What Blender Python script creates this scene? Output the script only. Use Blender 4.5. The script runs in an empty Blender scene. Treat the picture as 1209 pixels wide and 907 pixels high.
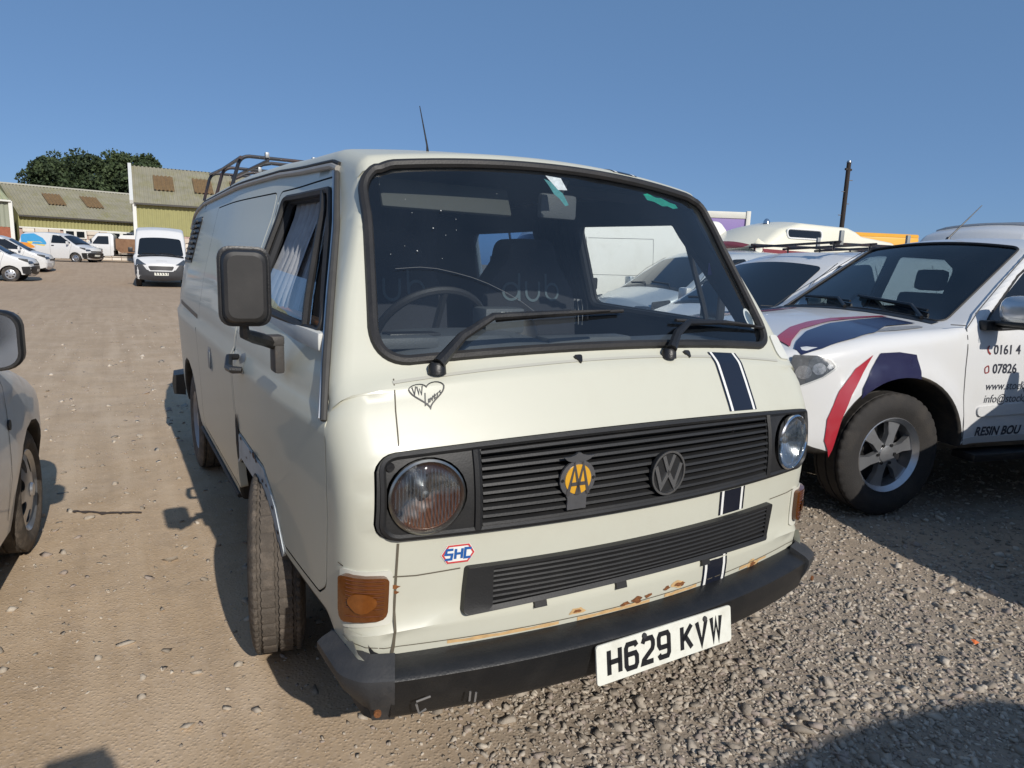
import bpy, bmesh, math, random
import numpy as np
from mathutils import Vector, Matrix, noise
from mathutils.geometry import delaunay_2d_cdt

random.seed(7); RNG = np.random.default_rng(7)
S = bpy.context.scene; COL = S.collection
PI = math.pi; R = math.radians

# ---------------------------------------------------------------- camera
cam = bpy.data.cameras.new("camera"); cam_o = bpy.data.objects.new("camera", cam); COL.objects.link(cam_o)
cam.sensor_width = 36.0; cam.lens = 802.87 / 1209 * 36; cam.clip_start = 0.05; cam.clip_end = 3000
yaw, pitch, roll = 0.535509365, 0.172663808, 0.0359738962
f = Vector((math.sin(yaw) * math.cos(pitch), math.cos(yaw) * math.cos(pitch), -math.sin(pitch)))
r0 = Vector((math.cos(yaw), -math.sin(yaw), 0)); u0 = r0.cross(f)
rr = r0 * math.cos(roll) + u0 * math.sin(roll); uu = -r0 * math.sin(roll) + u0 * math.cos(roll)
cam_o.matrix_world = Matrix(((rr.x, uu.x, -f.x, -1.32412), (rr.y, uu.y, -f.y, -1.38016), (rr.z, uu.z, -f.z, 1.41747), (0, 0, 0, 1)))
S.camera = cam_o

# ---------------------------------------------------------------- light
S.view_settings.view_transform = 'Standard'; S.view_settings.look = 'None'
S.view_settings.exposure = 0.0; S.view_settings.gamma = 1.0
SUN = Vector((0.030, -1.60, 1.0)).normalized()
w = bpy.data.worlds.new("World"); S.world = w; w.use_nodes = True
nt = w.node_tree; nt.nodes.clear()
sky = nt.nodes.new('ShaderNodeTexSky'); sky.sky_type = 'NISHITA'; sky.sun_disc = False
sky.sun_elevation = math.asin(SUN.z); sky.sun_rotation = math.atan2(SUN.x, SUN.y)
sky.air_density = 0.55; sky.dust_density = 0.9; sky.ozone_density = 3.5
bg = nt.nodes.new('ShaderNodeBackground'); bg.inputs[1].default_value = 0.098
wo = nt.nodes.new('ShaderNodeOutputWorld')
bg2 = nt.nodes.new('ShaderNodeBackground'); bg2.inputs[0].default_value = (.153, .310, .570, 1); bg2.inputs[1].default_value = 1.02   # even summer haze in the blue
ms = nt.nodes.new('ShaderNodeMixShader'); ms.inputs[0].default_value = .5
nt.links.new(sky.outputs[0], bg.inputs[0]); nt.links.new(bg.outputs[0], ms.inputs[1]); nt.links.new(bg2.outputs[0], ms.inputs[2]); nt.links.new(ms.outputs[0], wo.inputs[0])
sl = bpy.data.lights.new("sun", 'SUN'); sl.energy = 4.2; sl.angle = R(0.53); sl.color = (1.0, 0.945, 0.86)
so = bpy.data.objects.new("sun", sl); COL.objects.link(so); so.location = (0, -20, 30)
so.rotation_euler = SUN.to_track_quat('Z', 'Y').to_euler()

# ---------------------------------------------------------------- materials
def srgb(r, g, b):
    c = [v / 255 for v in (r, g, b)]
    return tuple(v / 12.92 if v <= .04045 else ((v + .055) / 1.055) ** 2.4 for v in c)
MATS = {}
def M(name, col=(.5, .5, .5), rough=.5, metal=0.0, var=0.0, vscale=6.0, bump=0.0, bscale=60.0, coat=0.0, spec=.5, dirt=None, dscale=3.0, damt=.5):
    """principled material with a little colour noise, optional dirt colour blotches and fine bump"""
    if name in MATS: return MATS[name]
    m = bpy.data.materials.new(name); m.use_nodes = True; MATS[name] = m
    t = m.node_tree; p = t.nodes['Principled BSDF']
    p.inputs['Roughness'].default_value = rough; p.inputs['Metallic'].default_value = metal
    p.inputs['Specular IOR Level'].default_value = spec
    p.inputs['Coat Weight'].default_value = coat; p.inputs['Coat Roughness'].default_value = .06
    p.inputs['Base Color'].default_value = (*col, 1)
    tc = t.nodes.new('ShaderNodeTexCoord')
    out = None
    if var > 0:
        n = t.nodes.new('ShaderNodeTexNoise'); n.inputs['Scale'].default_value = vscale; n.inputs['Detail'].default_value = 5
        t.links.new(tc.outputs['Object'], n.inputs['Vector'])
        mx = t.nodes.new('ShaderNodeMix'); mx.data_type = 'RGBA'
        mx.inputs[6].default_value = (*[max(0, c * (1 - var)) for c in col], 1); mx.inputs[7].default_value = (*[min(1, c * (1 + var)) for c in col], 1)
        t.links.new(n.outputs[0], mx.inputs[0]); out = mx.outputs[2]
    if dirt:
        n2 = t.nodes.new('ShaderNodeTexNoise'); n2.inputs['Scale'].default_value = dscale; n2.inputs['Detail'].default_value = 8; n2.inputs['Roughness'].default_value = .65
        t.links.new(tc.outputs['Object'], n2.inputs['Vector'])
        mr = t.nodes.new('ShaderNodeMapRange'); mr.inputs[1].default_value = .48; mr.inputs[2].default_value = .78; mr.inputs[4].default_value = damt
        t.links.new(n2.outputs[0], mr.inputs[0])
        mx2 = t.nodes.new('ShaderNodeMix'); mx2.data_type = 'RGBA'; mx2.inputs[6].default_value = (*col, 1); mx2.inputs[7].default_value = (*dirt, 1)
        t.links.new(mr.outputs[0], mx2.inputs[0])
        if out: t.links.new(out, mx2.inputs[6])
        out = mx2.outputs[2]
    if out: t.links.new(out, p.inputs['Base Color'])
    if bump > 0:
        n3 = t.nodes.new('ShaderNodeTexNoise'); n3.inputs['Scale'].default_value = bscale; n3.inputs['Detail'].default_value = 4
        t.links.new(tc.outputs['Object'], n3.inputs['Vector'])
        b = t.nodes.new('ShaderNodeBump'); b.inputs['Strength'].default_value = bump; b.inputs['Distance'].default_value = .01
        t.links.new(n3.outputs[0], b.inputs['Height']); t.links.new(b.outputs[0], p.inputs['Normal'])
    return m
def glass_mat(name, tint, refl=1.0, rough=0.0, dirt=0.0):
    if name in MATS: return MATS[name]
    m = bpy.data.materials.new(name); m.use_nodes = True; MATS[name] = m
    t = m.node_tree; t.nodes.clear()
    o = t.nodes.new('ShaderNodeOutputMaterial'); tr = t.nodes.new('ShaderNodeBsdfTransparent'); tr.inputs[0].default_value = (*tint, 1)
    gl = t.nodes.new('ShaderNodeBsdfGlossy'); gl.inputs['Roughness'].default_value = rough; gl.inputs[0].default_value = (refl, refl, refl, 1)
    lw = t.nodes.new('ShaderNodeLayerWeight'); pw = t.nodes.new('ShaderNodeMath'); pw.operation = 'POWER'; pw.inputs[1].default_value = 5.0   # same reflection from either side of a single pane
    fr = t.nodes.new('ShaderNodeMath'); fr.operation = 'MULTIPLY_ADD'; fr.inputs[1].default_value = .93; fr.inputs[2].default_value = .07
    t.links.new(lw.outputs['Facing'], pw.inputs[0]); t.links.new(pw.outputs[0], fr.inputs[0])
    mx = t.nodes.new('ShaderNodeMixShader')
    t.links.new(fr.outputs[0], mx.inputs[0]); t.links.new(tr.outputs[0], mx.inputs[1]); t.links.new(gl.outputs[0], mx.inputs[2])
    last = mx
    if dirt > 0:   # thin film of dust lying on the pane
        df = t.nodes.new('ShaderNodeBsdfDiffuse'); df.inputs[0].default_value = (.30, .36, .44, 1)
        tc = t.nodes.new('ShaderNodeTexCoord'); n = t.nodes.new('ShaderNodeTexNoise'); n.inputs['Scale'].default_value = 4; n.inputs['Detail'].default_value = 7
        mr = t.nodes.new('ShaderNodeMapRange'); mr.inputs[1].default_value = .3; mr.inputs[2].default_value = .8; mr.inputs[3].default_value = dirt * .5; mr.inputs[4].default_value = dirt * 1.6
        t.links.new(tc.outputs['Object'], n.inputs['Vector']); t.links.new(n.outputs[0], mr.inputs[0])
        m2 = t.nodes.new('ShaderNodeMixShader'); t.links.new(mr.outputs[0], m2.inputs[0]); t.links.new(mx.outputs[0], m2.inputs[1]); t.links.new(df.outputs[0], m2.inputs[2]); last = m2
    t.links.new(last.outputs[0], o.inputs[0])
    return m
CREAM = M('cream_paint', (.525, .522, .437), .42, 0, .03, 2.5, coat=.22, dirt=(.44, .42, .34), dscale=5, damt=.30)
WHITE = M('white_paint', (.62, .62, .615), .28, 0, .03, 3, coat=.5, dirt=(.6, .58, .52), dscale=4, damt=.25)
WHITE2 = M('worn_white_paint', (.74, .73, .68), .4, 0, .05, 3, coat=.2, dirt=(.5, .47, .4), dscale=3, damt=.35)
SILVER = M('silver_paint', (.70, .73, .76), .35, .08, .03, 3, coat=.6, dirt=(.4, .38, .34), dscale=5, damt=.3)
BLACKP = M('black_plastic', (.011, .011, .012), .42, 0, .25, 20, .12, 180, dirt=(.06, .055, .05), dscale=9, damt=.5)
GRILLE = M('grille_black', (.013, .013, .0135), .55, 0, .2, 20, .08, 200, dirt=(.03, .028, .026), dscale=12, damt=.4)
BUMP = M('bumper_black', (.0095, .0098, .0105), .42, 0, .25, 8, .10, 160, dirt=(.04, .037, .034), dscale=9, damt=.4)
GREYPL = M('grey_plastic', (.030, .031, .034), .62, 0, .2, 12, .15, 120, dirt=(.10, .092, .085), dscale=8, damt=.5)
RUBBER = M('rubber', (.014, .013, .013), .6, 0, .2, 20, .1, 150, dirt=(.05, .045, .037), dscale=8, damt=.4)
TYRE = M('tyre_rubber', (.028, .026, .025), .85, 0, .2, 12, .25, 140, dirt=(.19, .155, .12), dscale=5, damt=.75)
DUSTTYRE = M('dusty_tyre_rubber', (.078, .065, .053), .9, 0, .2, 22, .4, 160, dirt=(.24, .195, .155), dscale=14, damt=.7)
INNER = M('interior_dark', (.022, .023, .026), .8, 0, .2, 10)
TRIM = M('dashboard_vinyl', (.075, .08, .084), .6, 0, .15, 14, .2, 200)
SEATF = M('seat_fabric', (.018, .019, .024), .9, 0, .2, 30, .3, 300)
CHROME = M('chrome', (.75, .75, .75), .14, 1.0, .05, 20)
STEEL = M('steel', (.45, .46, .47), .35, 1.0, .1, 15)
ALLOY = M('alloy', (.50, .51, .53), .34, .85, .08, 15, dirt=(.25, .22, .18), dscale=10, damt=.4)
DARKGL = M('dark_glass', (.010, .013, .017), .04, 0, spec=.55)
GLASS = glass_mat('windscreen_glass', (.87, .91, .92), 1.0, 0, .018)
SGLASS = glass_mat('side_glass', (.90, .93, .93), 1.0, 0, .015)
TINTGL = glass_mat('tinted_glass', (.30, .42, .60), 1.0, 0, .02)
NAVGL = glass_mat('pickup_glass', (.42, .50, .53), 1.0, 0, .02)
CLEAR = glass_mat('lamp_glass', (.92, .93, .93), .8, .02, 0)
AMBER = M('amber_lens', (.11, .034, .006), .16, 0, .3, 40, .1, 90, coat=.6)
NAVY = M('navy_vinyl', (.008, .010, .019), .35, 0, .1, 9, coat=.3)
NAVY2 = M('navy_decal', (.018, .018, .055), .25, 0, .1, 9, coat=.5)
RED2 = M('red_decal', (.36, .022, .035), .25, 0, .1, 9, coat=.5)
PALE = M('pale_print', (.75, .75, .72), .4)
BLACKINK = M('black_print', (.012, .012, .014), .45)
PLATE = M('plate_white', (.74, .74, .66), .35, 0, .05, 8, coat=.3, dirt=(.45, .42, .33), dscale=14, damt=.5)
RUST = M('rust', (.20, .075, .022), .9, 0, .5, 60, .5, 120, dirt=(.06, .025, .012), dscale=40, damt=.9)
RUSTSTAIN = M('rust_stain', (.55, .36, .17), .7, 0, .3, 50, .1, 100)
PATCH = M('primer_patch', (.46, .50, .53), .55, 0, .1, 18, .2, 60, dirt=(.25, .24, .22), dscale=16, damt=.6)
CURT = M('curtain_grey', (.30, .31, .33), .95, 0, .25, 25, .2, 160)
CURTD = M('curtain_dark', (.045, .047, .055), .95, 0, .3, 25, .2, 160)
NTYRE = M('pickup_tyre_rubber', (.020, .018, .017), .8, 0, .25, 14, .25, 140, dirt=(.07, .058, .045), dscale=6, damt=.5)
UNDER = M('underbody', (.02, .018, .016), .9, 0, .3, 10, .3, 40, dirt=(.10, .075, .05), dscale=4, damt=.7)

# ---------------------------------------------------------------- object helpers
def tag(o, label=None, cat=None, group=None, kind=None):
    for k, v in (('label', label), ('category', cat), ('group', group), ('kind', kind)):
        if v: o[k] = v
    return o
def empty(name, loc=(0, 0, 0), rz=0.0, label=None, cat=None, group=None):
    o = bpy.data.objects.new(name, None); COL.objects.link(o); o.empty_display_size = .2
    o.location = loc; o.rotation_euler = (0, 0, rz)
    return tag(o, label, cat, group)
def mk(name, V, F, mat, parent=None, smooth=True, angle=35, mi=None, loc=None, recalc=False):
    me = bpy.data.meshes.new(name)
    me.from_pydata([tuple(v) for v in V], [], [tuple(q) for q in F])
    for m in (mat if isinstance(mat, (list, tuple)) else [mat]): me.materials.append(m)
    if mi is not None: me.polygons.foreach_set('material_index', np.array(mi, dtype=np.int32))
    if recalc:
        bm = bmesh.new(); bm.from_mesh(me); bmesh.ops.remove_doubles(bm, verts=bm.verts, dist=1e-4)
        bmesh.ops.recalc_face_normals(bm, faces=bm.faces); bm.to_mesh(me); bm.free()
    if smooth:
        me.polygons.foreach_set('use_smooth', np.ones(len(me.polygons), dtype=bool)); me.set_sharp_from_angle(angle=R(angle))
    me.update()
    o = bpy.data.objects.new(name, me); COL.objects.link(o)
    if parent: o.parent = parent
    if loc: o.location = loc
    return o
def inst(o, name=None, parent=None, loc=None, rot=None):
    c = o.copy(); COL.objects.link(c); c.parent = parent
    if name: c.name = name
    if loc is not None: c.location = loc
    if rot is not None: c.rotation_euler = rot
    return c
class G:
    """collects plain geometry, then becomes ONE mesh object"""
    def __init__(s): s.V = []; s.F = []; s.I = []
    def add(s, V, F, mi=0):
        k = len(s.V); s.V += [tuple(v) for v in V]; s.F += [tuple(i + k for i in q) for q in F]; s.I += [mi] * len(F); return s
    def box(s, c, d, mi=0, rot=None, bev=0.0):
        bm = bmesh.new(); bmesh.ops.create_cube(bm, size=1.0)
        for v in bm.verts: v.co = Vector((v.co.x * d[0], v.co.y * d[1], v.co.z * d[2]))
        if bev: bmesh.ops.bevel(bm, geom=bm.edges[:], offset=bev, segments=2, affect='EDGES', profile=.6)
        mt = Matrix.Translation(c) @ (rot.to_4x4() if rot else Matrix())
        bm.verts.index_update(); V = [mt @ v.co for v in bm.verts]; F = [[v.index for v in q.verts] for q in bm.faces]; bm.free()
        return s.add(V, F, mi)
    def tube(s, P, r, n=8, mi=0, cap=True, closed=False):
        P = [Vector(p) for p in P]; m = len(P); rs = r if isinstance(r, (list, tuple)) else [r] * m
        V = []; F = []; up = None
        for i, p in enumerate(P):
            a = P[(i - 1) % m] if (closed or i > 0) else p; b = P[(i + 1) % m] if (closed or i < m - 1) else p
            d = (b - a).normalized()
            if up is None: up = Vector((0, 0, 1)) if abs(d.z) < .9 else Vector((1, 0, 0))
            x = d.cross(up).normalized(); y = x.cross(d).normalized(); up = y
            V += [p + (x * math.cos(2 * PI * k / n) + y * math.sin(2 * PI * k / n)) * rs[i] for k in range(n)]
        for i in range(m if closed else m - 1):
            j = (i + 1) % m
            F += [(i * n + k, i * n + (k + 1) % n, j * n + (k + 1) % n, j * n + k) for k in range(n)]
        if cap and not closed: F += [tuple(range(n))[::-1], tuple((m - 1) * n + k for k in range(n))]
        return s.add(V, F, mi)
    def lathe(s, prof, n=32, mi=0, axis='x', at=(0, 0, 0), cap=False):
        V = []; F = []; m = len(prof)
        for k in range(n):
            a = 2 * PI * k / n; c, q = math.cos(a), math.sin(a)
            for (h, rad) in prof:
                p = {'x': (h, rad * c, rad * q), 'y': (rad * c, h, rad * q), 'z': (rad * c, rad * q, h)}[axis]
                V.append((p[0] + at[0], p[1] + at[1], p[2] + at[2]))
        for k in range(n):
            j = (k + 1) % n
            F += [(k * m + i, k * m + i + 1, j * m + i + 1, j * m + i) for i in range(m - 1)]
        if cap: F += [tuple(k * m for k in range(n)), tuple(k * m + m - 1 for k in range(n))[::-1]]
        return s.add(V, F, mi)
    def obj(s, name, mat, parent=None, **k): return mk(name, s.V, s.F, mat, parent, mi=s.I, **k)
def fillet(P, f, seg=5, closed=True):
    """round the corners of a polygon; f one radius or a list"""
    P = [np.array(p, float) for p in P]; n = len(P); fs = f if isinstance(f, (list, tuple)) else [f] * n; out = []
    for i in range(n):
        if not closed and i in (0, n - 1): out.append(P[i]); continue
        a, b, c = P[i - 1], P[i], P[(i + 1) % n]; u = (a - b)[:2]; v = (c - b)[:2]; lu, lv = np.linalg.norm(u), np.linalg.norm(v)
        if fs[i] <= 0 or lu < 1e-9 or lv < 1e-9: out.append(b); continue
        cs = np.clip(u @ v / lu / lv, -1, 1); th = math.acos(cs)
        if th > PI - .02: out.append(b); continue
        t = min(fs[i] / math.tan(th / 2), .48 * lu, .48 * lv)
        p0 = b + (a - b) * t / lu; p1 = b + (c - b) * t / lv
        for k in range(seg + 1):
            q = k / seg; out.append((1 - q) ** 2 * p0 + 2 * q * (1 - q) * (b * .86 + (p0 + p1) / 2 * .14) + q * q * p1)
    return out
def pip(P, poly):
    P = np.asarray(P, float); x, y = P[:, 0], P[:, 1]; poly = np.asarray(poly, float)[:, :2]; r = np.zeros(len(P), bool); j = len(poly) - 1
    for i in range(len(poly)):
        xi, yi = poly[i]; xj, yj = poly[j]
        c = (yi > y) != (yj > y)
        with np.errstate(divide='ignore', invalid='ignore'): r ^= c & (x < (xj - xi) * (y - yi) / (yj - yi + 1e-30) + xi)
        j = i
    return r
def resample(P, sp):
    out = []; n = len(P)
    for i in range(n):
        a, b = np.array(P[i][:2], float), np.array(P[(i + 1) % n][:2], float); k = max(1, int(np.ceil(np.linalg.norm(b - a) / sp)))
        out += [a + (b - a) * q / k for q in range(k)]
    return out
def cdt(outer, holes=(), sp=.06, keep=False, interior=None):
    """triangulate a 2-D outline with holes; returns points and triangles"""
    loops = [[np.array(p[:2], float) for p in outer] if keep else resample(outer, sp)] + [resample(h, sp) for h in holes]
    pts = [p for l in loops for p in l]; E = []; k = 0
    for l in loops: E += [(k + i, k + (i + 1) % len(l)) for i in range(len(l))]; k += len(l)
    B = np.array(pts)
    if interior is None:
        lo, hi = B.min(0), B.max(0); gx = np.arange(lo[0] + sp * .5, hi[0], sp); gy = np.arange(lo[1] + sp * .5, hi[1], sp)
        X, Y = np.meshgrid(gx, gy) if len(gx) and len(gy) else (np.zeros((0, 0)), np.zeros((0, 0))); I = np.stack([X.ravel(), Y.ravel()], 1)
    else: I = np.asarray(interior, float)
    if len(I):
        ok = pip(I, loops[0])
        for h in loops[1:]: ok &= ~pip(I, h)
        I = I[ok]
        if len(I):
            d = np.min(np.linalg.norm(I[:, None] - B[None], axis=2), axis=1) if len(I) * len(B) < 3e6 else np.concatenate([np.min(np.linalg.norm(c[:, None] - B[None], axis=2), axis=1) for c in np.array_split(I, 20)])
            I = I[d > sp * .45]
        pts = pts + list(I)
    res = delaunay_2d_cdt([Vector((float(p[0]), float(p[1]))) for p in pts], E, [], 0, 1e-6)
    V = np.array([(v.x, v.y) for v in res[0]]); T = np.array([q for q in res[2] if len(q) == 3])
    c = V[T].mean(1); ok = pip(c, loops[0])
    for h in loops[1:]: ok &= ~pip(c, h)
    return V, T[ok]
def patch(name, fn, outer, mat, parent, holes=(), sp=.06, off=.003, depth=.0, keep=False, **kw):
    """a panel laid on a surface: fn(u, v, off) -> point; depth > 0 gives it a rim going in"""
    V, T = cdt(outer, holes, sp, keep); P = [fn(a, b, off) for a, b in V]; F = [tuple(t) for t in T]
    if depth:
        k = len(P); P += [fn(a, b, off - depth) for a, b in V]; cnt = {}
        for t in T:
            for i in range(3): cnt[(t[i], t[(i + 1) % 3])] = 1
        F += [(b, a, a + k, b + k) for (a, b) in cnt if (b, a) not in cnt]
    return mk(name, P, F, mat, parent, **kw)
def stroke2d(P, wd, closed=False):
    """flat ribbon outline pieces for a polyline; returns verts, faces"""
    P = [np.array(p, float) for p in P]; n = len(P); V = []; F = []
    for i in range(n):
        a = P[i - 1] if (closed or i) else P[i]; b = P[(i + 1) % n] if (closed or i < n - 1) else P[i]
        d1 = P[i] - a; d2 = b - P[i]; l1, l2 = np.linalg.norm(d1), np.linalg.norm(d2)
        d1 = d1 / l1 if l1 > 1e-9 else d2 / l2; d2 = d2 / l2 if l2 > 1e-9 else d1
        t = d1 + d2; t = t / (np.linalg.norm(t) + 1e-9); nrm = np.array([-t[1], t[0]]); m = 1 / max(.45, abs(nrm @ np.array([-d1[1], d1[0]])))
        V += [P[i] + nrm * wd / 2 * m, P[i] - nrm * wd / 2 * m]
    for i in range(n if closed else n - 1):
        j = (i + 1) % n; F.append((2 * i, 2 * i + 1, 2 * j + 1, 2 * j))
    return V, F
def text2d(s, size, offset=0.0, shear=0.0):
    cu = bpy.data.curves.new('t', 'FONT'); cu.body = s; cu.size = size; cu.offset = offset; cu.shear = shear; cu.resolution_u = 3
    o = bpy.data.objects.new('t', cu); me = bpy.data.meshes.new_from_object(o)
    V = [(v.co.x, v.co.y) for v in me.vertices]; F = [tuple(q.vertices) for q in me.polygons]
    bpy.data.objects.remove(o); bpy.data.curves.remove(cu); bpy.data.meshes.remove(me)
    return V, F
def lay(name, fn, V, F, mat, parent, off=.002, **kw): return mk(name, [fn(a, b, off) for a, b in V], F, mat, parent, smooth=False, **kw)

# ---------------------------------------------------------------- vehicle shell
class Slab:
    """body shell: a side outline (a = back from the origin, z up) swept across the width with rounded edges.
    ctrl rows: (a, z, fillet, edge radius, bow)"""
    def __init__(s, ctrl, W, step=.06, arches=(), ground=.3):
        pts = [(c[0], c[1], c[3], c[4]) for c in ctrl]; fl = [c[2] for c in ctrl]
        P = fillet(pts, fl, 5); out = []
        for i in range(len(P)):
            a, b = P[i], P[(i + 1) % len(P)]; k = max(1, int(np.ceil(np.linalg.norm((b - a)[:2]) / step)))
            out += [a + (b - a) * q / k for q in range(k)]
        keepm = [0]
        for i in range(1, len(out)):
            if np.linalg.norm((out[i] - out[keepm[-1]])[:2]) > .004: keepm.append(i)
        D = np.array([out[i] for i in keepm]); s.P = D[:, :2]; s.r = D[:, 2]; s.bow = D[:, 3]; s.n = len(D)
        t = np.roll(s.P, -1, 0) - np.roll(s.P, 1, 0); t /= np.linalg.norm(t, axis=1)[:, None] + 1e-9
        s.N = np.stack([t[:, 1], -t[:, 0]], 1)
        s.Wf = W; ins = s.P + s.N * (s.r + s.bow)[:, None]; s.side = ins; s.W = np.array([W(a, z) for a, z in ins])
        s.top = int(np.argmax(s.P[:, 1]))
        bi = np.where((s.P[:, 1] < np.max(s.P[:, 1]) * .5) & (np.arange(s.n) > s.top))[0]
        s.rear = int(bi[0]) if len(bi) else s.n - 1
    def at(s, i, y, off=0.0):
        i0 = int(math.floor(i)) % s.n; i1 = (i0 + 1) % s.n; q = i - math.floor(i)
        L = lambda A: A[i0] * (1 - q) + A[i1] * q
        P, N, r, bow, Wd = L(s.P), L(s.N), L(s.r), L(s.bow), L(s.W); N = N / (np.linalg.norm(N) + 1e-9)
        ay = min(abs(y), Wd); c = max(Wd - r, 1e-4); sg = 1 if y >= 0 else -1
        if ay <= c: d = bow * (ay / c) ** 2; lat = ay; nl, nn = 0.0, 1.0
        else:
            g = (ay - c) / r * PI / 2; d = bow + r * (1 - math.cos(g)); lat = c + r * math.sin(g); nl, nn = math.sin(g), math.cos(g)
        q2 = P + N * (d - off * nn)
        return (sg * (lat + off * nl), q2[0], q2[1])
    def fz(s, z):           # index on the front at height z
        A = s.P[:s.top + 1, 1]; k = int(np.argmax(A >= z)) if A.max() >= z else s.top
        if k == 0: return 0.0
        return k - 1 + (z - A[k - 1]) / (A[k] - A[k - 1] + 1e-9)
    def ta(s, a):           # index on the upper outline at distance a
        k0 = int(np.argmin(s.P[:s.top + 1, 0])); A = s.P[k0:, 0]; k = int(np.argmax(A >= a))
        if k == 0: return float(k0)
        return k0 + k - 1 + (a - A[k - 1]) / (A[k] - A[k - 1] + 1e-9)
    def front(s, x, z, off=0.0): return s.at(s.fz(z), x, off)
    def upper(s, x, a, off=0.0): return s.at(s.ta(a), x, off)
    def back(s, x, z, off=0.0):
        A = s.P[s.top:, 1]; k = int(np.argmax(A <= z)); return s.at(s.top + k - 1 + (A[k - 1] - z) / (A[k - 1] - A[k] + 1e-9), x, off)
    def flank(s, sg):
        def fn(a, z, off=0.0):
            h = .02; dz = (s.Wf(a, z + h) - s.Wf(a, z - h)) / (2 * h); n = math.hypot(1, dz)
            return (sg * (s.Wf(a, z) + off / n), a, z - off * dz / n)
        return fn
    def build(s, parent, mat, strip_holes=(), side_holes=((), ()), under=UNDER, inset=0.0, name='body', sp=.07, rng=None, seam=None, lat=9):
        """strip_holes: outlines in (lateral, index); side_holes: (left, right) outlines in (a, z)"""
        g = G(); ar = math.sqrt; lo = hi = None
        uz = np.min(s.P[:, 1])
        if strip_holes:
            idx = np.concatenate([np.asarray(h)[:, 1] for h in strip_holes]); lo, hi = max(0, int(idx.min()) - 1), int(idx.max()) + 2
        def lats(i):
            Wd, r = s.W[i], s.r[i]; c = Wd - r; m = list(np.linspace(-c, c, lat)); e = [c + r * k / 4 for k in range(1, 5)]
            return [-q for q in e[::-1]] + m + e
        nl = lat + 8
        isunder = lambda i: i > s.rear and s.N[i][1] > -.2 and s.P[i][1] < 1.0
        base = len(g.V); V = []; F = []; mi = []
        for i in range(s.n): V += [s.at(i, y, -inset) for y in lats(i)]
        for i in range(s.n):
            if lo is not None and lo <= i < hi: continue
            j = (i + 1) % s.n
            for k in range(nl - 1): F.append((i * nl + k, j * nl + k, j * nl + k + 1, i * nl + k + 1)); mi.append(1 if isunder(i) else 0)
        g.V += V; g.F += F; g.I += mi
        if lo is not None:
            # same lateral fractions as the neighbours so the seams close
            ring = [np.array([y, lo]) for y in lats(lo)] + [np.array([s.W[i], i]) for i in range(lo + 1, hi)] + [np.array([y, hi]) for y in lats(hi)[::-1]] + [np.array([-s.W[i], i]) for i in range(hi - 1, lo, -1)]
            inter = [(y, i) for i in range(lo + 1, hi) for y in lats(i)[1:-1]]
            sc = .032 if s.n > 330 else .06
            V2, T2 = cdt([(p[0], p[1] * sc) for p in ring], [[(p[0], p[1] * sc) for p in h] for h in strip_holes], .03, True, [(p[0], p[1] * sc) for p in inter])
            g.add([s.at(v[1] / sc, v[0], -inset) for v in V2], [tuple(t) for t in T2], 0)
        for sg, hs in ((1, side_holes[0]), (-1, side_holes[1])):
            V3, T3 = cdt(s.side, hs, sp, True); fn = s.flank(sg)
            g.add([fn(a, z, -inset) for a, z in V3], [tuple(t) for t in T3], 0)
        return g.obj(name, [mat, under], parent, recalc=True, angle=38)
def arch(a, zb, rad, n=9, flat=1.0, r=.02):
    """rear-to-front wheel arch rows for the lower edge"""
    return [(a + rad * math.cos(t), zb + rad * flat * math.sin(t), 0, r, 0) for t in [PI * k / n for k in range(n + 1)]]
def gridw(tab, a0=None):
    Z = [t[0] for t in tab]; Wv = [t[1] for t in tab]
    return lambda z: float(np.interp(z, Z, Wv))

# ---------------------------------------------------------------- wheels
def tyre_geo(Rr, wd, rim, n=72, tread=True, blocks=False):
    h = wd / 2; g = G(); V = []; F = []
    gro = [-.30, 0.0, .30] if tread else []
    prof = [(-h * .80, rim), (-h * .98, rim + (Rr - rim) * .35), (-h, rim + (Rr - rim) * .55), (-h * .93, Rr - .03), (-h * .84, Rr - .008)]
    xs = [(-h * .78, 0)]
    for q in gro: xs += [(q * wd - .0065, 0), (q * wd - .0045, -.011), (q * wd + .0045, -.011), (q * wd + .0065, 0)]
    xs += [(h * .78, 0)]
    prof += [(x, Rr + d) for x, d in xs] + [(h * .84, Rr - .008), (h * .93, Rr - .03), (h, rim + (Rr - rim) * .55), (h * .98, rim + (Rr - rim) * .35), (h * .80, rim)]
    m = len(prof)
    for k in range(n):
        a = 2 * PI * k / n; z = .0014 * (1 if (k // 2) % 2 else -1) if blocks else 0; nick = -.006 if (blocks and k % 4 == 0) else 0
        for i, (x, rad) in enumerate(prof):
            e = rad
            if nick and (i in (4, 5, 6) or i in (m - 5, m - 6, m - 7)): e += nick
            elif blocks and k % 8 == (0 if i < m / 2 else 4) and 5 < i < m - 6 and e > Rr - .005: e -= .004
            V.append((x + (z if 5 < i < m - 6 else 0), e * math.cos(a), e * math.sin(a)))
    for k in range(n):
        j = (k + 1) % n; F += [(k * m + i, k * m + i + 1, j * m + i + 1, j * m + i) for i in range(m - 1)]
    return g.add(V, F)
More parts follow.
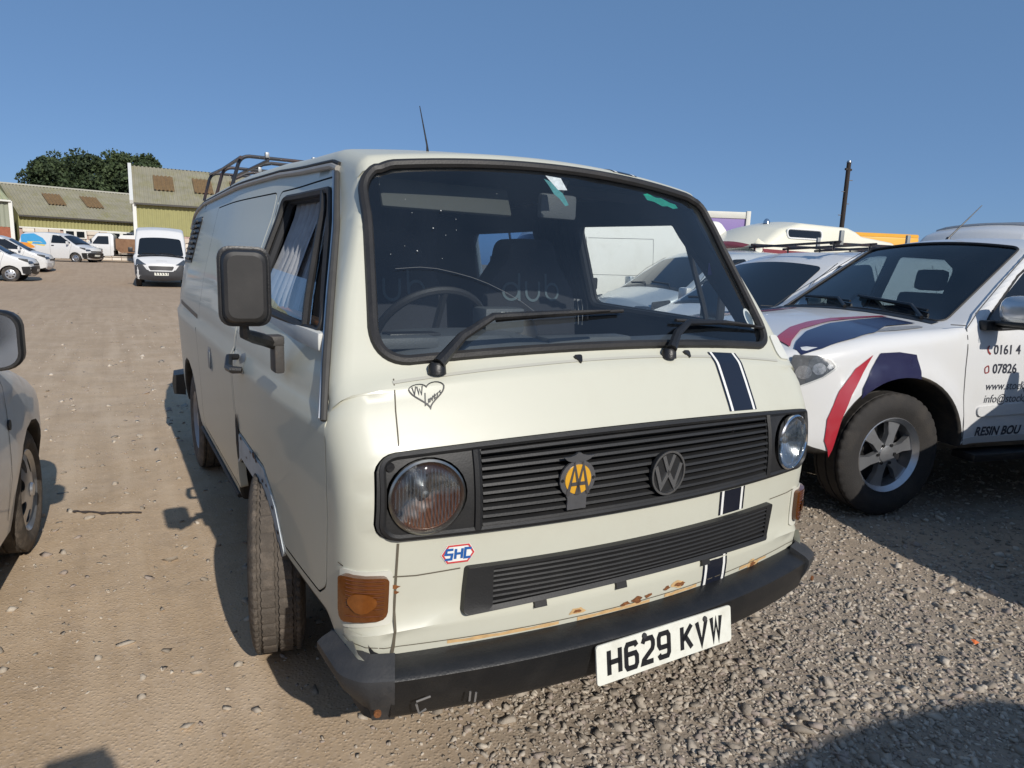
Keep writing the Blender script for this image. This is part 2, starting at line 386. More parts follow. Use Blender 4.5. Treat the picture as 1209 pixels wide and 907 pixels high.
def wheel(parent, loc, side, Rr=.32, wd=.2, rim=.20, style='steel', steer=0.0, tyre=TYRE, n=48, blocks=False, lite=False):
    """wheel part with tyre and rim sub-parts; side +1 has its outer face towards +x"""
    wo_ = empty('wheel', loc, steer); wo_.parent = parent
    if side < 0: wo_.rotation_euler = (0, 0, PI + steer)
    tyre_geo(Rr, wd, rim, n, not lite, blocks).obj('tyre', tyre, wo_, angle=50)
    g = G(); h = wd / 2
    g.lathe([(-h * .8, rim), (-h * .5, rim - .02), (h * .1, rim - .025), (h * .62, rim - .018), (h * .8, rim), (h * .86, rim + .006), (h * .80, rim + .012)], 40)
    if style == 'alloy6':
        g.lathe([(h * .05, .0), (h * .05, rim - .02)], 24, 1)
        for k in range(6):
            a = 2 * PI * k / 6 + .3
            for w0, w1, x0, dep in ((.062, .105, h * .62, .035),):
                P = [(.035, -w0 / 2), (rim * .55, -w0 * .42), (rim - .006, -w1 / 2), (rim - .006, w1 / 2), (rim * .55, w0 * .42), (.035, w0 / 2)]
                top = [(x0 - .012 * (i in (2, 3)), p[0] * math.cos(a) - p[1] * math.sin(a), p[0] * math.sin(a) + p[1] * math.cos(a)) for i, p in enumerate(P)]
                bot = [(t[0] - dep, t[1], t[2]) for t in top]; nn = len(P)
                g.add(top + bot, [tuple(range(nn))] + [(i, (i + 1) % nn, (i + 1) % nn + nn, i + nn) for i in range(nn)])
        g.lathe([(h * .5, .055), (h * .66, .05), (h * .70, .03), (h * .71, 0)], 20)
        for k in range(6):
            a = 2 * PI * k / 6; g.lathe([(h * .55, .011), (h * .69, .010), (h * .69, 0)], 8, 1, at=(0, .062 * math.cos(a), .062 * math.sin(a)))
    elif style == 'cover':
        V, T = cdt([(rim * 1.02 * math.cos(2 * PI * k / 40), rim * 1.02 * math.sin(2 * PI * k / 40)) for k in range(40)],
                   [fillet([(rim * q * math.cos(2 * PI * k / 7 + d), rim * q * math.sin(2 * PI * k / 7 + d)) for q, d in ((.50, -.16), (.86, -.27), (.86, .27), (.50, .16))], .02, 3) for k in range(7)], .04)
        dome = lambda y, z: h * .62 + .03 * (1 - ((y * y + z * z) / rim ** 2))
        g.add([(dome(y, z), y, z) for y, z in V], [tuple(t) for t in T]); g.lathe([(h * .35, 0), (h * .35, rim - .02)], 24, 1)
        g.lathe([(h * .62 + .03, .035), (h * .62 + .04, .03), (h * .62 + .042, 0)], 16)
    else:
        g.lathe([(h * .62, rim - .018), (h * .35, rim * .75), (h * .5, rim * .55), (h * .55, rim * .35), (h * .35, rim * .3), (h * .75, rim * .26), (h * .8, 0)], 32)
        for k in range(8):
            a = 2 * PI * k / 8; g.lathe([(h * .50, .02), (h * .51, 0)], 8, 1, at=(0, rim * .72 * math.cos(a), rim * .72 * math.sin(a)))
    g.obj('rim', [ALLOY if style != 'steel' else M('painted_steel_rim', (.32, .32, .33), .5, .3, .15, 10, dirt=(.2, .15, .1), dscale=8, damt=.6), BLACKP], wo_, angle=30)
    return wo_

# ---------------------------------------------------------------- the cream van (its own frame: front at y = 0, facing -y)
_vz = gridw([(.30, .86), (.42, .885), (.50, .895), (.75, .905), (1.010, .918), (1.045, .898), (1.12, .893), (1.3, .862), (1.5, .815), (1.7, .765), (1.78, .74), (1.9, .70)])
def VW_W(a, z):
    q = min(1.0, max(0.0, (1.15 - a) / 1.0)); p = min(1.0, max(0.0, (a - 3.7) / .85))
    w_ = _vz(z) - .042 * q * q - .05 * p * p
    if z > 1.08:
        t = min(1.0, max(0.0, (2.4 - a) / 1.2)); w_ -= .08 * min(1.0, (z - 1.08) / .5) * t * t * (3 - 2 * t)
    return w_
VAN = Slab([(.10, .325, 0, .05, .05), (.040, .365, 0, .10, .085), (.030, .47, 0, .10, .085), (.030, .522, 0, .10, .085), (.044, .545, 0, .10, .085), (.043, .65, 0, .10, .085), (.045, .84, .5, .09, .08),
            (.070, .965, .3, .09, .075), (.168, 1.138, .08, .085, .07), (.212, 1.172, .05, .05, .07), (.548, 1.72, .06, .032, .065),
            (.608, 1.770, .10, .06, .05), (.87, 1.805, .3, .055, .035), (1.6, 1.833, .5, .05, .032), (3.6, 1.826, .5, .05, .032), (4.25, 1.79, .3, .06, .04),
            (4.43, 1.66, .15, .08, .05), (4.52, 1.05, .15, .10, .04), (4.51, .44, .06, .08, .03), (4.44, .37, .03, .03, .01), (3.97, .37, .0, .02, 0)]
           + arch(3.52, .40, .42, 9, .76) + [(3.05, .37, 0, .02, 0), (1.64, .37, 0, .02, 0), (1.62, .44, 0, .02, 0), (1.58, .56, .06, .02, 0), (1.46, .648, .08, .02, 0), (1.0, .642, .08, .02, 0), (.85, .55, .06, .02, 0),
            (.775, .468, .02, .02, 0), (.34, .462, .02, .02, 0), (.30, .37, 0, .03, .03)], VW_W, .032)
WS = fillet([(-.752, 1.190), (.752, 1.190), (.664, 1.734), (-.664, 1.734)], [.075, .075, .095, .095], 9)

# ====VANBUILD
def rect(x0, x1, z0, z1, fl=0.0, seg=4):
    P = [(x0, z0), (x1, z0), (x1, z1), (x0, z1)]
    return fillet(P, fl, seg) if fl else P
def disc(cx, cz, rad, n=24, rz=None): return [(cx + rad * math.cos(2 * PI * k / n), cz + (rz or rad) * math.sin(2 * PI * k / n)) for k in range(n)]
def ring_tube(g, fn, outline, rad, off=0.0, n=6, mi=0, sp=.05): return g.tube([fn(a, b, off) for a, b in resample(outline, sp)], rad, n, mi, closed=True)
def rounded_block(g, w_, d_, h_, bev, at=(0, 0, 0), rot=None, mi=0): return g.box(at, (w_, d_, h_), mi, rot, bev)

van = empty('camper_van', (0, 0, 0), 0, 'old cream panel van with black bumper and navy stripe down its nose', 'van')
FR = VAN.front; FL = VAN.flank(1); FRt = VAN.flank(-1)
wsh = [(x, VAN.fz(z)) for x, z in WS]
GR = fillet([(-.795, .738), (.795, .738), (.805, .978), (-.795, .985)], [.05, .05, .02, .05], 5)
grh = [(x, VAN.fz(z)) for x, z in GR]
DOOR = fillet([(.262, 1.02), (.285, .79), (.325, .555), (.385, .515), (.735, .515), (.825, .63), (.985, .712), (1.50, .72), (1.54, .80), (1.535, 1.13), (1.535, 1.672), (.83, 1.672), (.47, 1.318)], [.02, .03, .05, .03, .03, .05, .05, .05, .03, .1, .03, .03, .2])
DWIN = fillet([(.435, 1.215), (1.465, 1.240), (1.455, 1.642), (.85, 1.632)], [.03, .05, .04, .03])
SLIDE = fillet([(1.58, .44), (2.83, .44), (2.83, 1.672), (1.58, 1.672)], [.02, .05, .03, .03])
DWINL = fillet([(.445, 1.205), (1.465, 1.236), (1.435, 1.635), (.74, 1.622)], [.03, .05, .05, .03])
DOORS = {1: (DOOR, SLIDE, DWINL), -1: (DOOR, SLIDE, DWIN)}
SWIN = fillet([(1.74, 1.245), (2.76, 1.245), (2.72, 1.625), (1.76, 1.625)], .07)
def grow(P, d):
    P = np.array(P); c = P.mean(0); t = np.roll(P, -1, 0) - np.roll(P, 1, 0); t /= np.linalg.norm(t, axis=1)[:, None] + 1e-9
    n = np.stack([t[:, 1], -t[:, 0]], 1); ar = np.sum(P[:, 0] * np.roll(P[:, 1], -1) - np.roll(P[:, 0], -1) * P[:, 1])
    return P + n * d * (1 if ar > 0 else -1)
print('van samples', VAN.n); VAN.build(van, CREAM, [wsh, grh], ([grow(DOOR, .006), grow(SLIDE, .006)], [grow(DOOR, .006), grow(SLIDE, .006)]), name='body', sp=.04, lat=25)
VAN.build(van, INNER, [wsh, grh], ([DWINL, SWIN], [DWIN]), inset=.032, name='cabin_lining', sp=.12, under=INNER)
for sg, fn in ((1, FL), (-1, FRt)):
    DO_, SL_, DWIN = DOORS[sg]
    d = patch('door', fn, DO_, CREAM, van, [DWIN], .03, 0, .03, recalc=True)
    sd = patch('sliding_door', fn, SL_, CREAM, van, [SWIN] if sg > 0 else [], .035, 0, .03, recalc=True)
    g = G(); ring_tube(g, fn, DWIN, .013, .002); g.obj('window_seal', RUBBER, d); g = G(); ring_tube(g, fn, DWIN, .017, -.024); g.obj('inner_seal', INNER, d)
    if sg > 0: patch('side_window', fn, grow(DWIN, .004), SGLASS, d, off=-.012)
    else:   # wound two thirds down, fixed quarter light in front
        patch('side_window', fn, [(.605, 1.216), (1.47, 1.236), (1.47, 1.385), (.70, 1.352)], SGLASS, d, off=-.012)
        patch('quarter_light', fn, [(.432, 1.212), (.605, 1.216), (.905, 1.636), (.848, 1.636)], SGLASS, d, off=-.010)
    g = G(); qb = (.69, .035) if sg > 0 else (.608, .30); g.tube([fn(qb[0] + qb[1] * k / 6, 1.222 + .412 * k / 6, .004) for k in range(7)], .012, 6); g.obj('quarter_light_bar', RUBBER, d)
    g = G(); g.tube([fn(a, z, .008) for a, z in [(.80, 1.682), (.63, 1.50), (.465, 1.318), (.34, 1.15), (.262, 1.02)]], [.008, .010, .011, .011, .008] if sg < 0 else .005, 8); g.obj('door_seal', M('perished_rubber', (.05, .048, .045), .6, 0, .3, 30), d)
    g = G(); g.tube([fn(a, z, .013) for a, z in [(.82, 1.686), (.655, 1.51), (.49, 1.325), (.36, 1.155), (.28, 1.02)]], .004, 6); g.obj('seal_trim', STEEL, d)
    # handle with its recess
    g = G(); rec = fillet([(1.22, .985), (1.33, .985), (1.40, 1.045), (1.30, 1.06)], .015)
    patch('handle_recess', fn, rec, M('shaded_steel', (.30, .30, .29), .5, .5), d, off=.001)
    g.tube([fn(1.25, 1.002, .004), fn(1.26, 1.0, .035), fn(1.32, 1.0, .04), fn(1.385, 1.02, .035), fn(1.40, 1.03, .004)], [.012, .014, .015, .014, .012], 8)
    g.obj('handle', BLACKP, d)
    if sg > 0:
        g = G(); ring_tube(g, fn, SWIN, .012, -.024); g.obj('inner_seal', INNER, sd); g = G(); ring_tube(g, fn, SWIN, .012, .002); g.obj('window_seal', M('pale_seal', (.30, .30, .28), .5), sd)
        patch('side_window', fn, grow(SWIN, .004), TINTGL, sd, off=-.012)
        g = G(); g.tube([fn(2.27, 1.25, -.004), fn(2.26, 1.62, -.004)], .008, 6); g.obj('window_bar', CHROME, sd)
    else:
        patch('pull_recess', fn, rect(2.20, 2.30, .85, .965, .015), M('recess_grey', (.42, .43, .42), .5), sd, off=.0015)
        g = G(); g.box(Vector(fn(2.25, .905, .003)), (.010, .06, .085), 0, None, .004); g.obj('pull', M('pull_grey', (.22, .23, .23), .5, .2), sd)
    patch('slide_rail', fn, [(2.90, 1.05), (3.95, 1.075), (3.95, 1.10), (2.90, 1.075)], BLACKP, van, off=.0015)
    g = G(); tp = [i for i in range(VAN.n) if .80 < VAN.side[i][0] < 4.34 and VAN.side[i][1] > 1.60 and i < VAN.rear]
    gp = [(sg * (VAN.W[i] + .006), VAN.side[i][0], VAN.side[i][1] - .004) for i in tp]
    g.tube(gp, .011, 8); g.obj('roof_gutter', M('gutter_trim', (.33, .31, .28), .5, .1, .2, 10), van)
    g = G(); g.tube([(p[0] - sg * .004, p[1], p[2] + .016) for p in gp], .006, 6); g.obj('gutter_seam', RUBBER, van)
    # louvre at the rear pillar
    lou = [(3.60, 1.36), (4.30, 1.355), (4.20, 1.66), (3.50, 1.655)]
    lp = patch('air_louvre', fn, fillet(lou, .02), BLACKP, van, off=.006, depth=.02)
    gs = G(); gs.box((0, 0, 0), (.012, .62, .016), 0, None, .003); sl_ = gs.obj('slat', GRILLE, lp)
    for k in range(8):
        z = 1.385 + k * .034; p = fn(3.94 - (z - 1.36) * .30, z, .008)
        o = sl_ if k == 0 else inst(sl_, parent=lp)
        o.location = p; o.rotation_euler = (0, 0, sg * .065)
    # patched wheel arch edge, sill shadow strip
    pt = patch('arch_patch', fn, fillet([(1.56, .555), (1.455, .612), (1.01, .604), (.875, .520), (.795, .447), (.742, .483), (.83, .612), (.98, .700), (1.47, .708), (1.52, .695)], .02), PATCH, van, off=.004, depth=.01)
    if sg < 0:
        for cx, cz, q in [(1.41, .704, .010), (1.20, .702, .008), (1.13, .708, .018), (1.09, .700, .010), (.93, .655, .007), (.86, .60, .008), (.80, .535, .008), (1.30, .655, .007), (.99, .655, .009), (1.505, .66, .012)]:
            patch('rust_patch', fn, [(cx + q * (1 + .5 * random.random()) * math.cos(t) * 1.2, cz + q * .55 * (1 + .8 * random.random()) * math.sin(t)) for t in [2 * PI * k / 9 for k in range(9)]], M('dark_rust', (.07, .03, .016), .9, 0, .4, 60), van, off=.0065, sp=.02)
        patch('corroded_hole', fn, fillet([(1.475, .725), (1.50, .60), (1.55, .575), (1.56, .65), (1.535, .75), (1.50, .80)], .02), UNDER, van, off=.0045, sp=.03)
    g = G(); g.tube([fn(a, .385, .004) for a in (1.66, 2.2, 3.02)], .012, 6); g.obj('sill_edge', RUBBER, van)

# --- glass and front details
g = G(); P = [VAN.at(VAN.fz(z), x, .002) for x, z in resample(WS, .04)]; g.tube(P, .0145, 8, closed=True); g.obj('windscreen_seal', M('screen_rubber', (.016, .015, .015), .55, 0, .2, 20, .1, 150, dirt=(.05, .045, .04), dscale=8, damt=.4), van)
wsg = patch('windscreen', FR, grow(WS, .003), GLASS, van, off=-.006, sp=.08)
patch('corner_cap', FR, fillet([(.770, 1.165), (.825, 1.165), (.812, 1.232), (.768, 1.228)], .012), M('cap_grey', (.60, .60, .55), .5, 0, .05, 20), van, off=.006, depth=.01)

# upper grille with lamps
gr = patch('grille_frame', FR, grow(GR, -.003), GRILLE, van, [disc(-.677, .858, .102, 28), disc(.685, .857, .102, 28), rect(-.535, .535, .752, .964, .008)], .05, .010, .05, recalc=True)
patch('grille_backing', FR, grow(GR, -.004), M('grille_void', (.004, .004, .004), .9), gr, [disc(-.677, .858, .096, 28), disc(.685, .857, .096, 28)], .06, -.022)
g = G(); ring_tube(g, FR, grow(GR, -.012), .009, .010); g.obj('grille_rim', GRILLE, gr)
for sx in (-1, 1):
    g = G(); g.tube([FR(sx * .548, .752 + .212 * k / 4, .012) for k in range(5)], .011, 6); g.obj('divider', GRILLE, gr)
    g = G(); g.lathe([(0, .012), (.004, .011), (.004, 0)], 10, axis='y'); b = g.obj('screw', BLACKP, gr); b.location = FR(sx * .765, .945, .013); b.rotation_euler = (0, 0, PI)
def slat_bar(name, x0, x1, z, parent, off=.004, h=.0078, d=.011):
    g = G(); n = 14; sec = [(-h, -d), (-h, d * .3), (-h * .55, d), (h * .35, d * .8), (h, -d * .3), (h, -d)]; V = []; F = []; m = len(sec)
    for k in range(n + 1):
        x = x0 + (x1 - x0) * k / n
        for dz, o in sec: V.append(FR(x, z + dz, off + o))
    for k in range(n): F += [(k * m + i, k * m + (i + 1) % m, (k + 1) * m + (i + 1) % m, (k + 1) * m + i) for i in range(m)]
    F += [tuple(range(m)), tuple(n * m + i for i in range(m))[::-1]]
    return g.add(V, F).obj(name, GRILLE, parent, recalc=True, angle=30)
for k in range(10): slat_bar('slat', -.536, .536, .764 + k * .0212, gr)
# lower grille
lgo = fillet([(-.585, .532), (.572, .532), (.592, .648), (-.575, .650)], [.014, .02, .01, .01])
lg = patch('lower_grille', FR, lgo, GRILLE, van, [rect(-.505, .555, .544, .641, .004)], .05, .022, .024, recalc=True)
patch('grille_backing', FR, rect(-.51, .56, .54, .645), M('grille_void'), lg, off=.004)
for k in range(7): slat_bar('slat', -.505, .555, .5515 + k * .0138, lg, .013, .0052, .009)
for x in (-.365, -.10, .245): patch('grille_clip', FR, rect(x - .018, x + .018, .512, .533), GRILLE, lg, off=.012, depth=.012)

def headlight(cx, cz, rusty):
    o = FR(cx, cz, 0.0); t = Vector(FR(cx + .02, cz, 0)) - Vector(FR(cx - .02, cz, 0)); rz = math.atan2(t.y, t.x)
    hl = empty('headlight', o, rz); hl.parent = van
    G().lathe([(-.004, .0945), (-.020, .097), (-.024, .092), (-.012, .087), (-.002, .0865)], 40, axis='y').obj('bezel', CHROME if not rusty else M('tarnished_chrome', (.42, .41, .37), .3, 1, .2, 30), hl)
    g = G(); g.lathe([(-.012, .088)] + [(-.012 - .022 * math.cos(q * PI / 2), .088 * math.sin(q * PI / 2)) for q in (.85, .7, .5, .3, .15, 0)], 40, axis='y')
    gf = G()
    for k in range(-9, 10):   # moulded flutes of the lens
        x = k * .0088; h = math.sqrt(max(0, .083 ** 2 - x * x))
        if k: gf.tube([(x, -.0105 - .020 * math.sqrt(max(0, 1 - (x * x + z * z) / .0083)), z) for z in np.linspace(-h * .9, h * .9, 7)], .0019, 4)
    ln = g.obj('lens', CLEAR, hl); gf.obj('lens_flutes', glass_mat('fluted_glass', (.80, .82, .82), 1.0, .06, .10), hl)
    REF = M('lamp_reflector', (.80, .80, .80), .16, 1.0)
    g = G(); prof = [(.048 * (1 - (q / .088) ** 2) - .010, q) for q in np.linspace(.088, .004, 9)]; g.lathe(prof, 40, axis='y')
    g.obj('reflector', REF if not rusty else RUSTREF, hl)
    g = G(); g.lathe([(.040, .012), (.010, .012), (.004, .009), (.002, 0)], 12, axis='y'); g.obj('bulb', STEEL, hl)
    return hl
# reflector of the near lamp: rust has eaten its lower half
RUSTREF = bpy.data.materials.new('rusted_reflector'); RUSTREF.use_nodes = True; t = RUSTREF.node_tree; p = t.nodes['Principled BSDF']
tc = t.nodes.new('ShaderNodeTexCoord'); sx_ = t.nodes.new('ShaderNodeSeparateXYZ'); t.links.new(tc.outputs['Object'], sx_.inputs[0])
nn = t.nodes.new('ShaderNodeTexNoise'); nn.inputs['Scale'].default_value = 30; nn.inputs['Detail'].default_value = 6; t.links.new(tc.outputs['Object'], nn.inputs[0])
m1 = t.nodes.new('ShaderNodeMath'); m1.operation = 'MULTIPLY_ADD'; m1.inputs[1].default_value = .085; t.links.new(nn.outputs[0], m1.inputs[0]); 
m0 = t.nodes.new('ShaderNodeMath'); m0.operation = 'MULTIPLY_ADD'; m0.inputs[1].default_value = -.45; t.links.new(sx_.outputs[0], m0.inputs[0]); t.links.new(sx_.outputs[2], m0.inputs[2])
t.links.new(m0.outputs[0], m1.inputs[2])
mr = t.nodes.new('ShaderNodeMapRange'); mr.inputs[1].default_value = .0; mr.inputs[2].default_value = .035; t.links.new(m1.outputs[0], mr.inputs[0])
mx = t.nodes.new('ShaderNodeMix'); mx.data_type = 'RGBA'; mx.inputs[6].default_value = (.10, .032, .012, 1); mx.inputs[7].default_value = (.33, .33, .34, 1); t.links.new(mr.outputs[0], mx.inputs[0])
t.links.new(mx.outputs[2], p.inputs['Base Color']); t.links.new(mr.outputs[0], p.inputs['Metallic'])
m3 = t.nodes.new('ShaderNodeMapRange'); m3.inputs[3].default_value = .8; m3.inputs[4].default_value = .24; t.links.new(mr.outputs[0], m3.inputs[0]); t.links.new(m3.outputs[0], p.inputs['Roughness'])
headlight(-.677, .858, True); headlight(.685, .857, False)

def ind_geo(sx):
    o = patch('indicator', FR, fillet([(sx * .768, .552), (sx * .842, .552), (sx * .842, .652), (sx * .768, .652)][::sx], .012, 3), AMBER, van, off=.020, depth=.026, sp=.02)
    gg = G()
    for k in range(9): gg.tube([FR(sx * (.774 + .0066 * i), .560 + k * .0105, .0202) for i in range(9)], .0016, 4)
    gg.obj('lens_rib', AMBER, o)
    patch('indicator_bezel', FR, fillet([(sx * .757, .542), (sx * .851, .542), (sx * .851, .662), (sx * .757, .662)][::sx], .012, 3), M('gasket_cream', (.56, .55, .48), .5), o, off=.004, depth=.006, sp=.02)
    gg = G(); q = FR(sx * .805, .59, .012); patch('painted_glow', FR, disc(sx * .803, .588, .020, 16, .024), M('amber_glow', (.165, .052, .008), .2, 0, .4, 60, coat=.5), o, off=.0245, sp=.01)  # brighter amber disc on the lens paints in the glow behind it
ind_geo(-1); ind_geo(1)

# round badge: two letters in a ring, and the motoring club badge
def plaque(name, fn0, V, F, mat, parent, d=.004, base=0.0):
    bm = bmesh.new(); vs = [bm.verts.new((a, -base, b)) for a, b in V]
    for q in F:
        try: bm.faces.new([vs[i] for i in q])
        except ValueError: pass
    bmesh.ops.recalc_face_normals(bm, faces=bm.faces)
    r_ = bmesh.ops.extrude_face_region(bm, geom=bm.faces[:])
    for v in [e for e in r_['geom'] if isinstance(e, bmesh.types.BMVert)]: v.co.y -= d
    bmesh.ops.recalc_face_normals(bm, faces=bm.faces); me = bpy.data.meshes.new(name); bm.to_mesh(me); bm.free(); me.materials.append(mat)
    o = bpy.data.objects.new(name, me); COL.objects.link(o); o.parent = parent; return o
def poly2(V): return [tuple(v) for v in V], [tuple(range(len(V)))]
def annulus(r1, r2, n=40):
    V = [(r1 * math.cos(2 * PI * k / n), r1 * math.sin(2 * PI * k / n)) for k in range(n)] + [(r2 * math.cos(2 * PI * k / n), r2 * math.sin(2 * PI * k / n)) for k in range(n)]
    return V, [(k, (k + 1) % n, n + (k + 1) % n, n + k) for k in range(n)]
b0 = FR(.047, .838, .016); bd = empty('round_badge', b0, .04); bd.parent = van
BADGE = M('badge_grey', (.26, .265, .27), .35, .8, .1, 60)
G().lathe([(.004, .0), (.004, .064), (-.004, .066), (-.009, .0655), (-.010, .062), (-.005, .058), (-.005, 0)], 44, axis='y').obj('badge_disc', GRILLE, bd)
plaque('badge_ring', None, *annulus(.0665, .0605), M('badge_rim', (.30, .31, .32), .3, .9), bd, .003, .009)
for P in ([(-.021, .052), (0, .004), (.021, .052)], [(-.050, .024), (-.026, -.040), (0, .0), (.026, -.040), (.050, .024)]):
    V, F = stroke2d(P, .0125); plaque('badge_letter', None, V, F, BADGE, bd, .005, .005)
b1 = FR(-.268, .852, .018); ab = empty('club_badge', b1, -.05); ab.parent = van
PW = M('pewter', (.34, .335, .34), .38, .9, .2, 40)
body_ = [(.030, -.078), (.030, -.045)] + [(.056 * math.cos(t), .006 + .052 * math.sin(t)) for t in np.linspace(-.85, PI + .85, 22)] + [(-.030, -.045), (-.030, -.078)]
plaque('badge_plate', None, *poly2(body_), PW, ab, .006)
V, T = cdt(disc(0, .006, .041, 28, .041), (), .03); plaque('badge_enamel', None, V, [tuple(q) for q in T], M('yellow_enamel', (.62, .33, .03), .3, 0, .15, 60, coat=.5), ab, .002, .006)
for dx in (-.0135, .0135):
    for P in ([(dx - .019, -.036), (dx, .046), (dx + .019, -.036)], [(dx - .010, -.006), (dx + .010, -.006)]):
        V, F = stroke2d(P, .0095); plaque('badge_letter', None, V, F, M('badge_lettering', (.20, .19, .19), .4, .8), ab, .003, .007)
wing = [(0, .058), (.012, .052), (.036, .060), (.048, .070), (.028, .070), (.012, .074), (.004, .080), (-.004, .080), (-.012, .074), (-.028, .070), (-.048, .070), (-.036, .060), (-.012, .052)]
plaque('badge_wings', None, *poly2(wing), STEEL, ab, .008)
for dx in (-.049, .049): V, F = poly2(disc(dx, .006, .005, 10)); plaque('badge_hole', None, V, F, BLACKP, ab, .001, .006)

# stripe with its two pin lines
def stripe(i0, i1, xa, xb, shear=0.0):
    n = max(2, int(abs(i1 - i0) * .8))
    for a, b, m_ in ((xa, xb, NAVY), (xa - .020, xa - .011, NAVY), (xb + .011, xb + .020, NAVY), (xa - .011, xa, PALE), (xb, xb + .011, PALE)):
        V = []; F = []
        for k in range(n + 1):
            i = i0 + (i1 - i0) * k / n
            V += [VAN.at(i, a, .0022), VAN.at(i, (a + b) / 2, .0022), VAN.at(i, b, .0022)]
        for k in range(n): F += [(3 * k, 3 * k + 1, 3 * k + 4, 3 * k + 3), (3 * k + 1, 3 * k + 2, 3 * k + 5, 3 * k + 4)]
        mk('stripe' if m_ is NAVY else 'stripe_edge', V, F, m_, van)
fz = VAN.fz
stripe(fz(.988), fz(1.168), .388, .490); stripe(fz(.655), fz(.734), .330, .418); stripe(fz(.42), fz(.527), .262, .340)
stripe(fz(1.762), VAN.ta(4.35), .262, .334)
# panel seams
def seam(P, wd=.0035, name='panel_seam', mat=None):
    V, F = stroke2d(densify(P, .03), wd)
    lay(name, FR, V, F, mat or M('seam_dark', (.10, .085, .06), .8), van, .0022)
def densify(P, sp):
    out = []
    for i in range(len(P) - 1):
        a, b = np.array(P[i]), np.array(P[i + 1]); k = max(1, int(np.linalg.norm(b - a) / sp)); out += [a + (b - a) * q / k for q in range(k)]
    return out + [np.array(P[-1])]
seam([(-.735, .992), (-.728, 1.08), (-.715, 1.165)], .003); seam([(-.745, .732), (-.748, .66), (-.752, .56), (-.758, .42)], .006)
seam([(-.86, .668), (-.79, .645), (-.70, .640), (-.586, .646)]); seam([(.60, .655), (.72, .655), (.82, .665)]); seam([(-.86, .452), (-.5, .452), (0, .452), (.5, .452), (.80, .452)], .003)
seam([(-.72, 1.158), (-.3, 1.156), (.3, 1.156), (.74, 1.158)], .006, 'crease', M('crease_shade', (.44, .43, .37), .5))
# rust along the lower valance
for cx, cz, q, st in [(-.244, .470, .020, 1), (-.075, .456, .016, 0), (-.03, .458, .020, 0), (.01, .462, .014, 0), (.085, .470, .013, 0), (.133, .470, .022, 1), (.150, .468, .012, 0), (-.45, .41, .03, 1), (-.52, .40, .022, 1), (-.33, .42, .016, 1), (.516, .440, .026, 1), (.44, .42, .018, 1), (-.75, .615, .010, 0), (-.748, .60, .007, 0), (-.61, .405, .015, 1), (-.20, .428, .012, 0), (.30, .424, .014, 1)]:
    o8 = lambda s_: [(cx + q * s_ * (.8 + .3 * math.sin(3 * t + cx * 40) + .2 * random.random()) * math.cos(t) * 1.3, cz + q * s_ * (.55 + .2 * math.sin(2 * t + cx * 70) + .12 * random.random()) * math.sin(t)) for t in [2 * PI * k / 18 for k in range(18)]]
    if st: patch('rust_stain', FR, o8(1.0), RUSTSTAIN, van, off=.0014, sp=.02)
    patch('rust_patch', FR, o8(.5 if st else .8), RUST, van, off=.0026, sp=.02)
for x0, x1 in ((-.62, -.30), (-.24, .02), (.08, .22), (.44, .60)):
    up_ = [(x0 + (x1 - x0) * k / 16, .447 + .010 * abs(noise.noise(Vector((k * .8 + x0 * 9, 2, 0))))) for k in range(17)]; dn_ = [(x, .4395 - .004 * abs(noise.noise(Vector((x * 40, 5, 0))))) for x, _ in up_[::-1]]
    patch('rust_stain', FR, up_ + dn_, RUSTSTAIN, van, off=.0013, sp=.02)
# stickers
hv = [(-.640 + .046 * (16 * math.sin(t) ** 3) / 16, 1.117 + .036 * (13 * math.cos(t) - 5 * math.cos(2 * t) - 2 * math.cos(3 * t) - math.cos(4 * t)) / 15) for t in np.linspace(0, 2 * PI, 40, endpoint=False)]
V, F = stroke2d(hv, .0035, True); st = lay('heart_sticker', FR, V, F, BLACKINK, van, .0024)
HW = [[(0, 1), (.25, 0), (.75, 1.15)], [(.95, 1.05), (1.05, .05), (1.35, .75), (1.55, .05), (2.0, 1.2)]]
for P in HW: V, F = stroke2d([(-.677 + .0135 * a, 1.112 + .024 * b - .002 * a) for a, b in P], .0030); lay('sticker_lettering', FR, V, F, BLACKINK, st, .0026)
HL = [[(.35, 1.5), (0, 0), (.55, .05)], [(.95, .45), (.72, .5), (.65, .15), (.9, .1), (1.0, .4), (.95, .5)], [(1.15, .55), (1.3, .12), (1.55, .62)], [(1.7, .35), (2.0, .5), (1.9, .65), (1.72, .45), (1.75, .15), (2.1, .22)], [(2.3, .65), (2.28, .2), (2.4, .6), (2.6, .62)], [(3.0, .75), (2.78, .65), (3.0, .4), (2.75, .25)]]
for P in HL: V, F = stroke2d([(-.652 + .0155 * a, 1.084 + .018 * b + .006 * a) for a, b in P], .0026); lay('sticker_lettering', FR, V, F, BLACKINK, st, .0026)
hexo = [(-.045, 0), (-.028, .025), (.030, .025), (.045, 0), (.028, -.025), (-.030, -.025)]
hx = lambda k: [(-.593 + p[0] * k, .687 + p[1] * k) for p in hexo]
st = patch('hexagon_sticker', FR, hx(1.0), PALE, van, off=.002); V, F = stroke2d(hx(.9), .0045, True); lay('sticker_border', FR, V, F, M('sticker_red', (.55, .06, .06), .4), st, .003)
for P in ([(-.606, .700), (-.623, .700), (-.626, .688), (-.609, .687), (-.611, .674), (-.628, .674)], [(-.599, .701), (-.601, .674)], [(-.582, .701), (-.584, .674)], [(-.600, .688), (-.583, .688)], [(-.558, .699), (-.574, .700), (-.576, .675), (-.560, .675)]):
    V, F = stroke2d(P, .0065); lay('sticker_letter', FR, V, F, M('sticker_blue', (.02, .10, .33), .4), st, .0034)
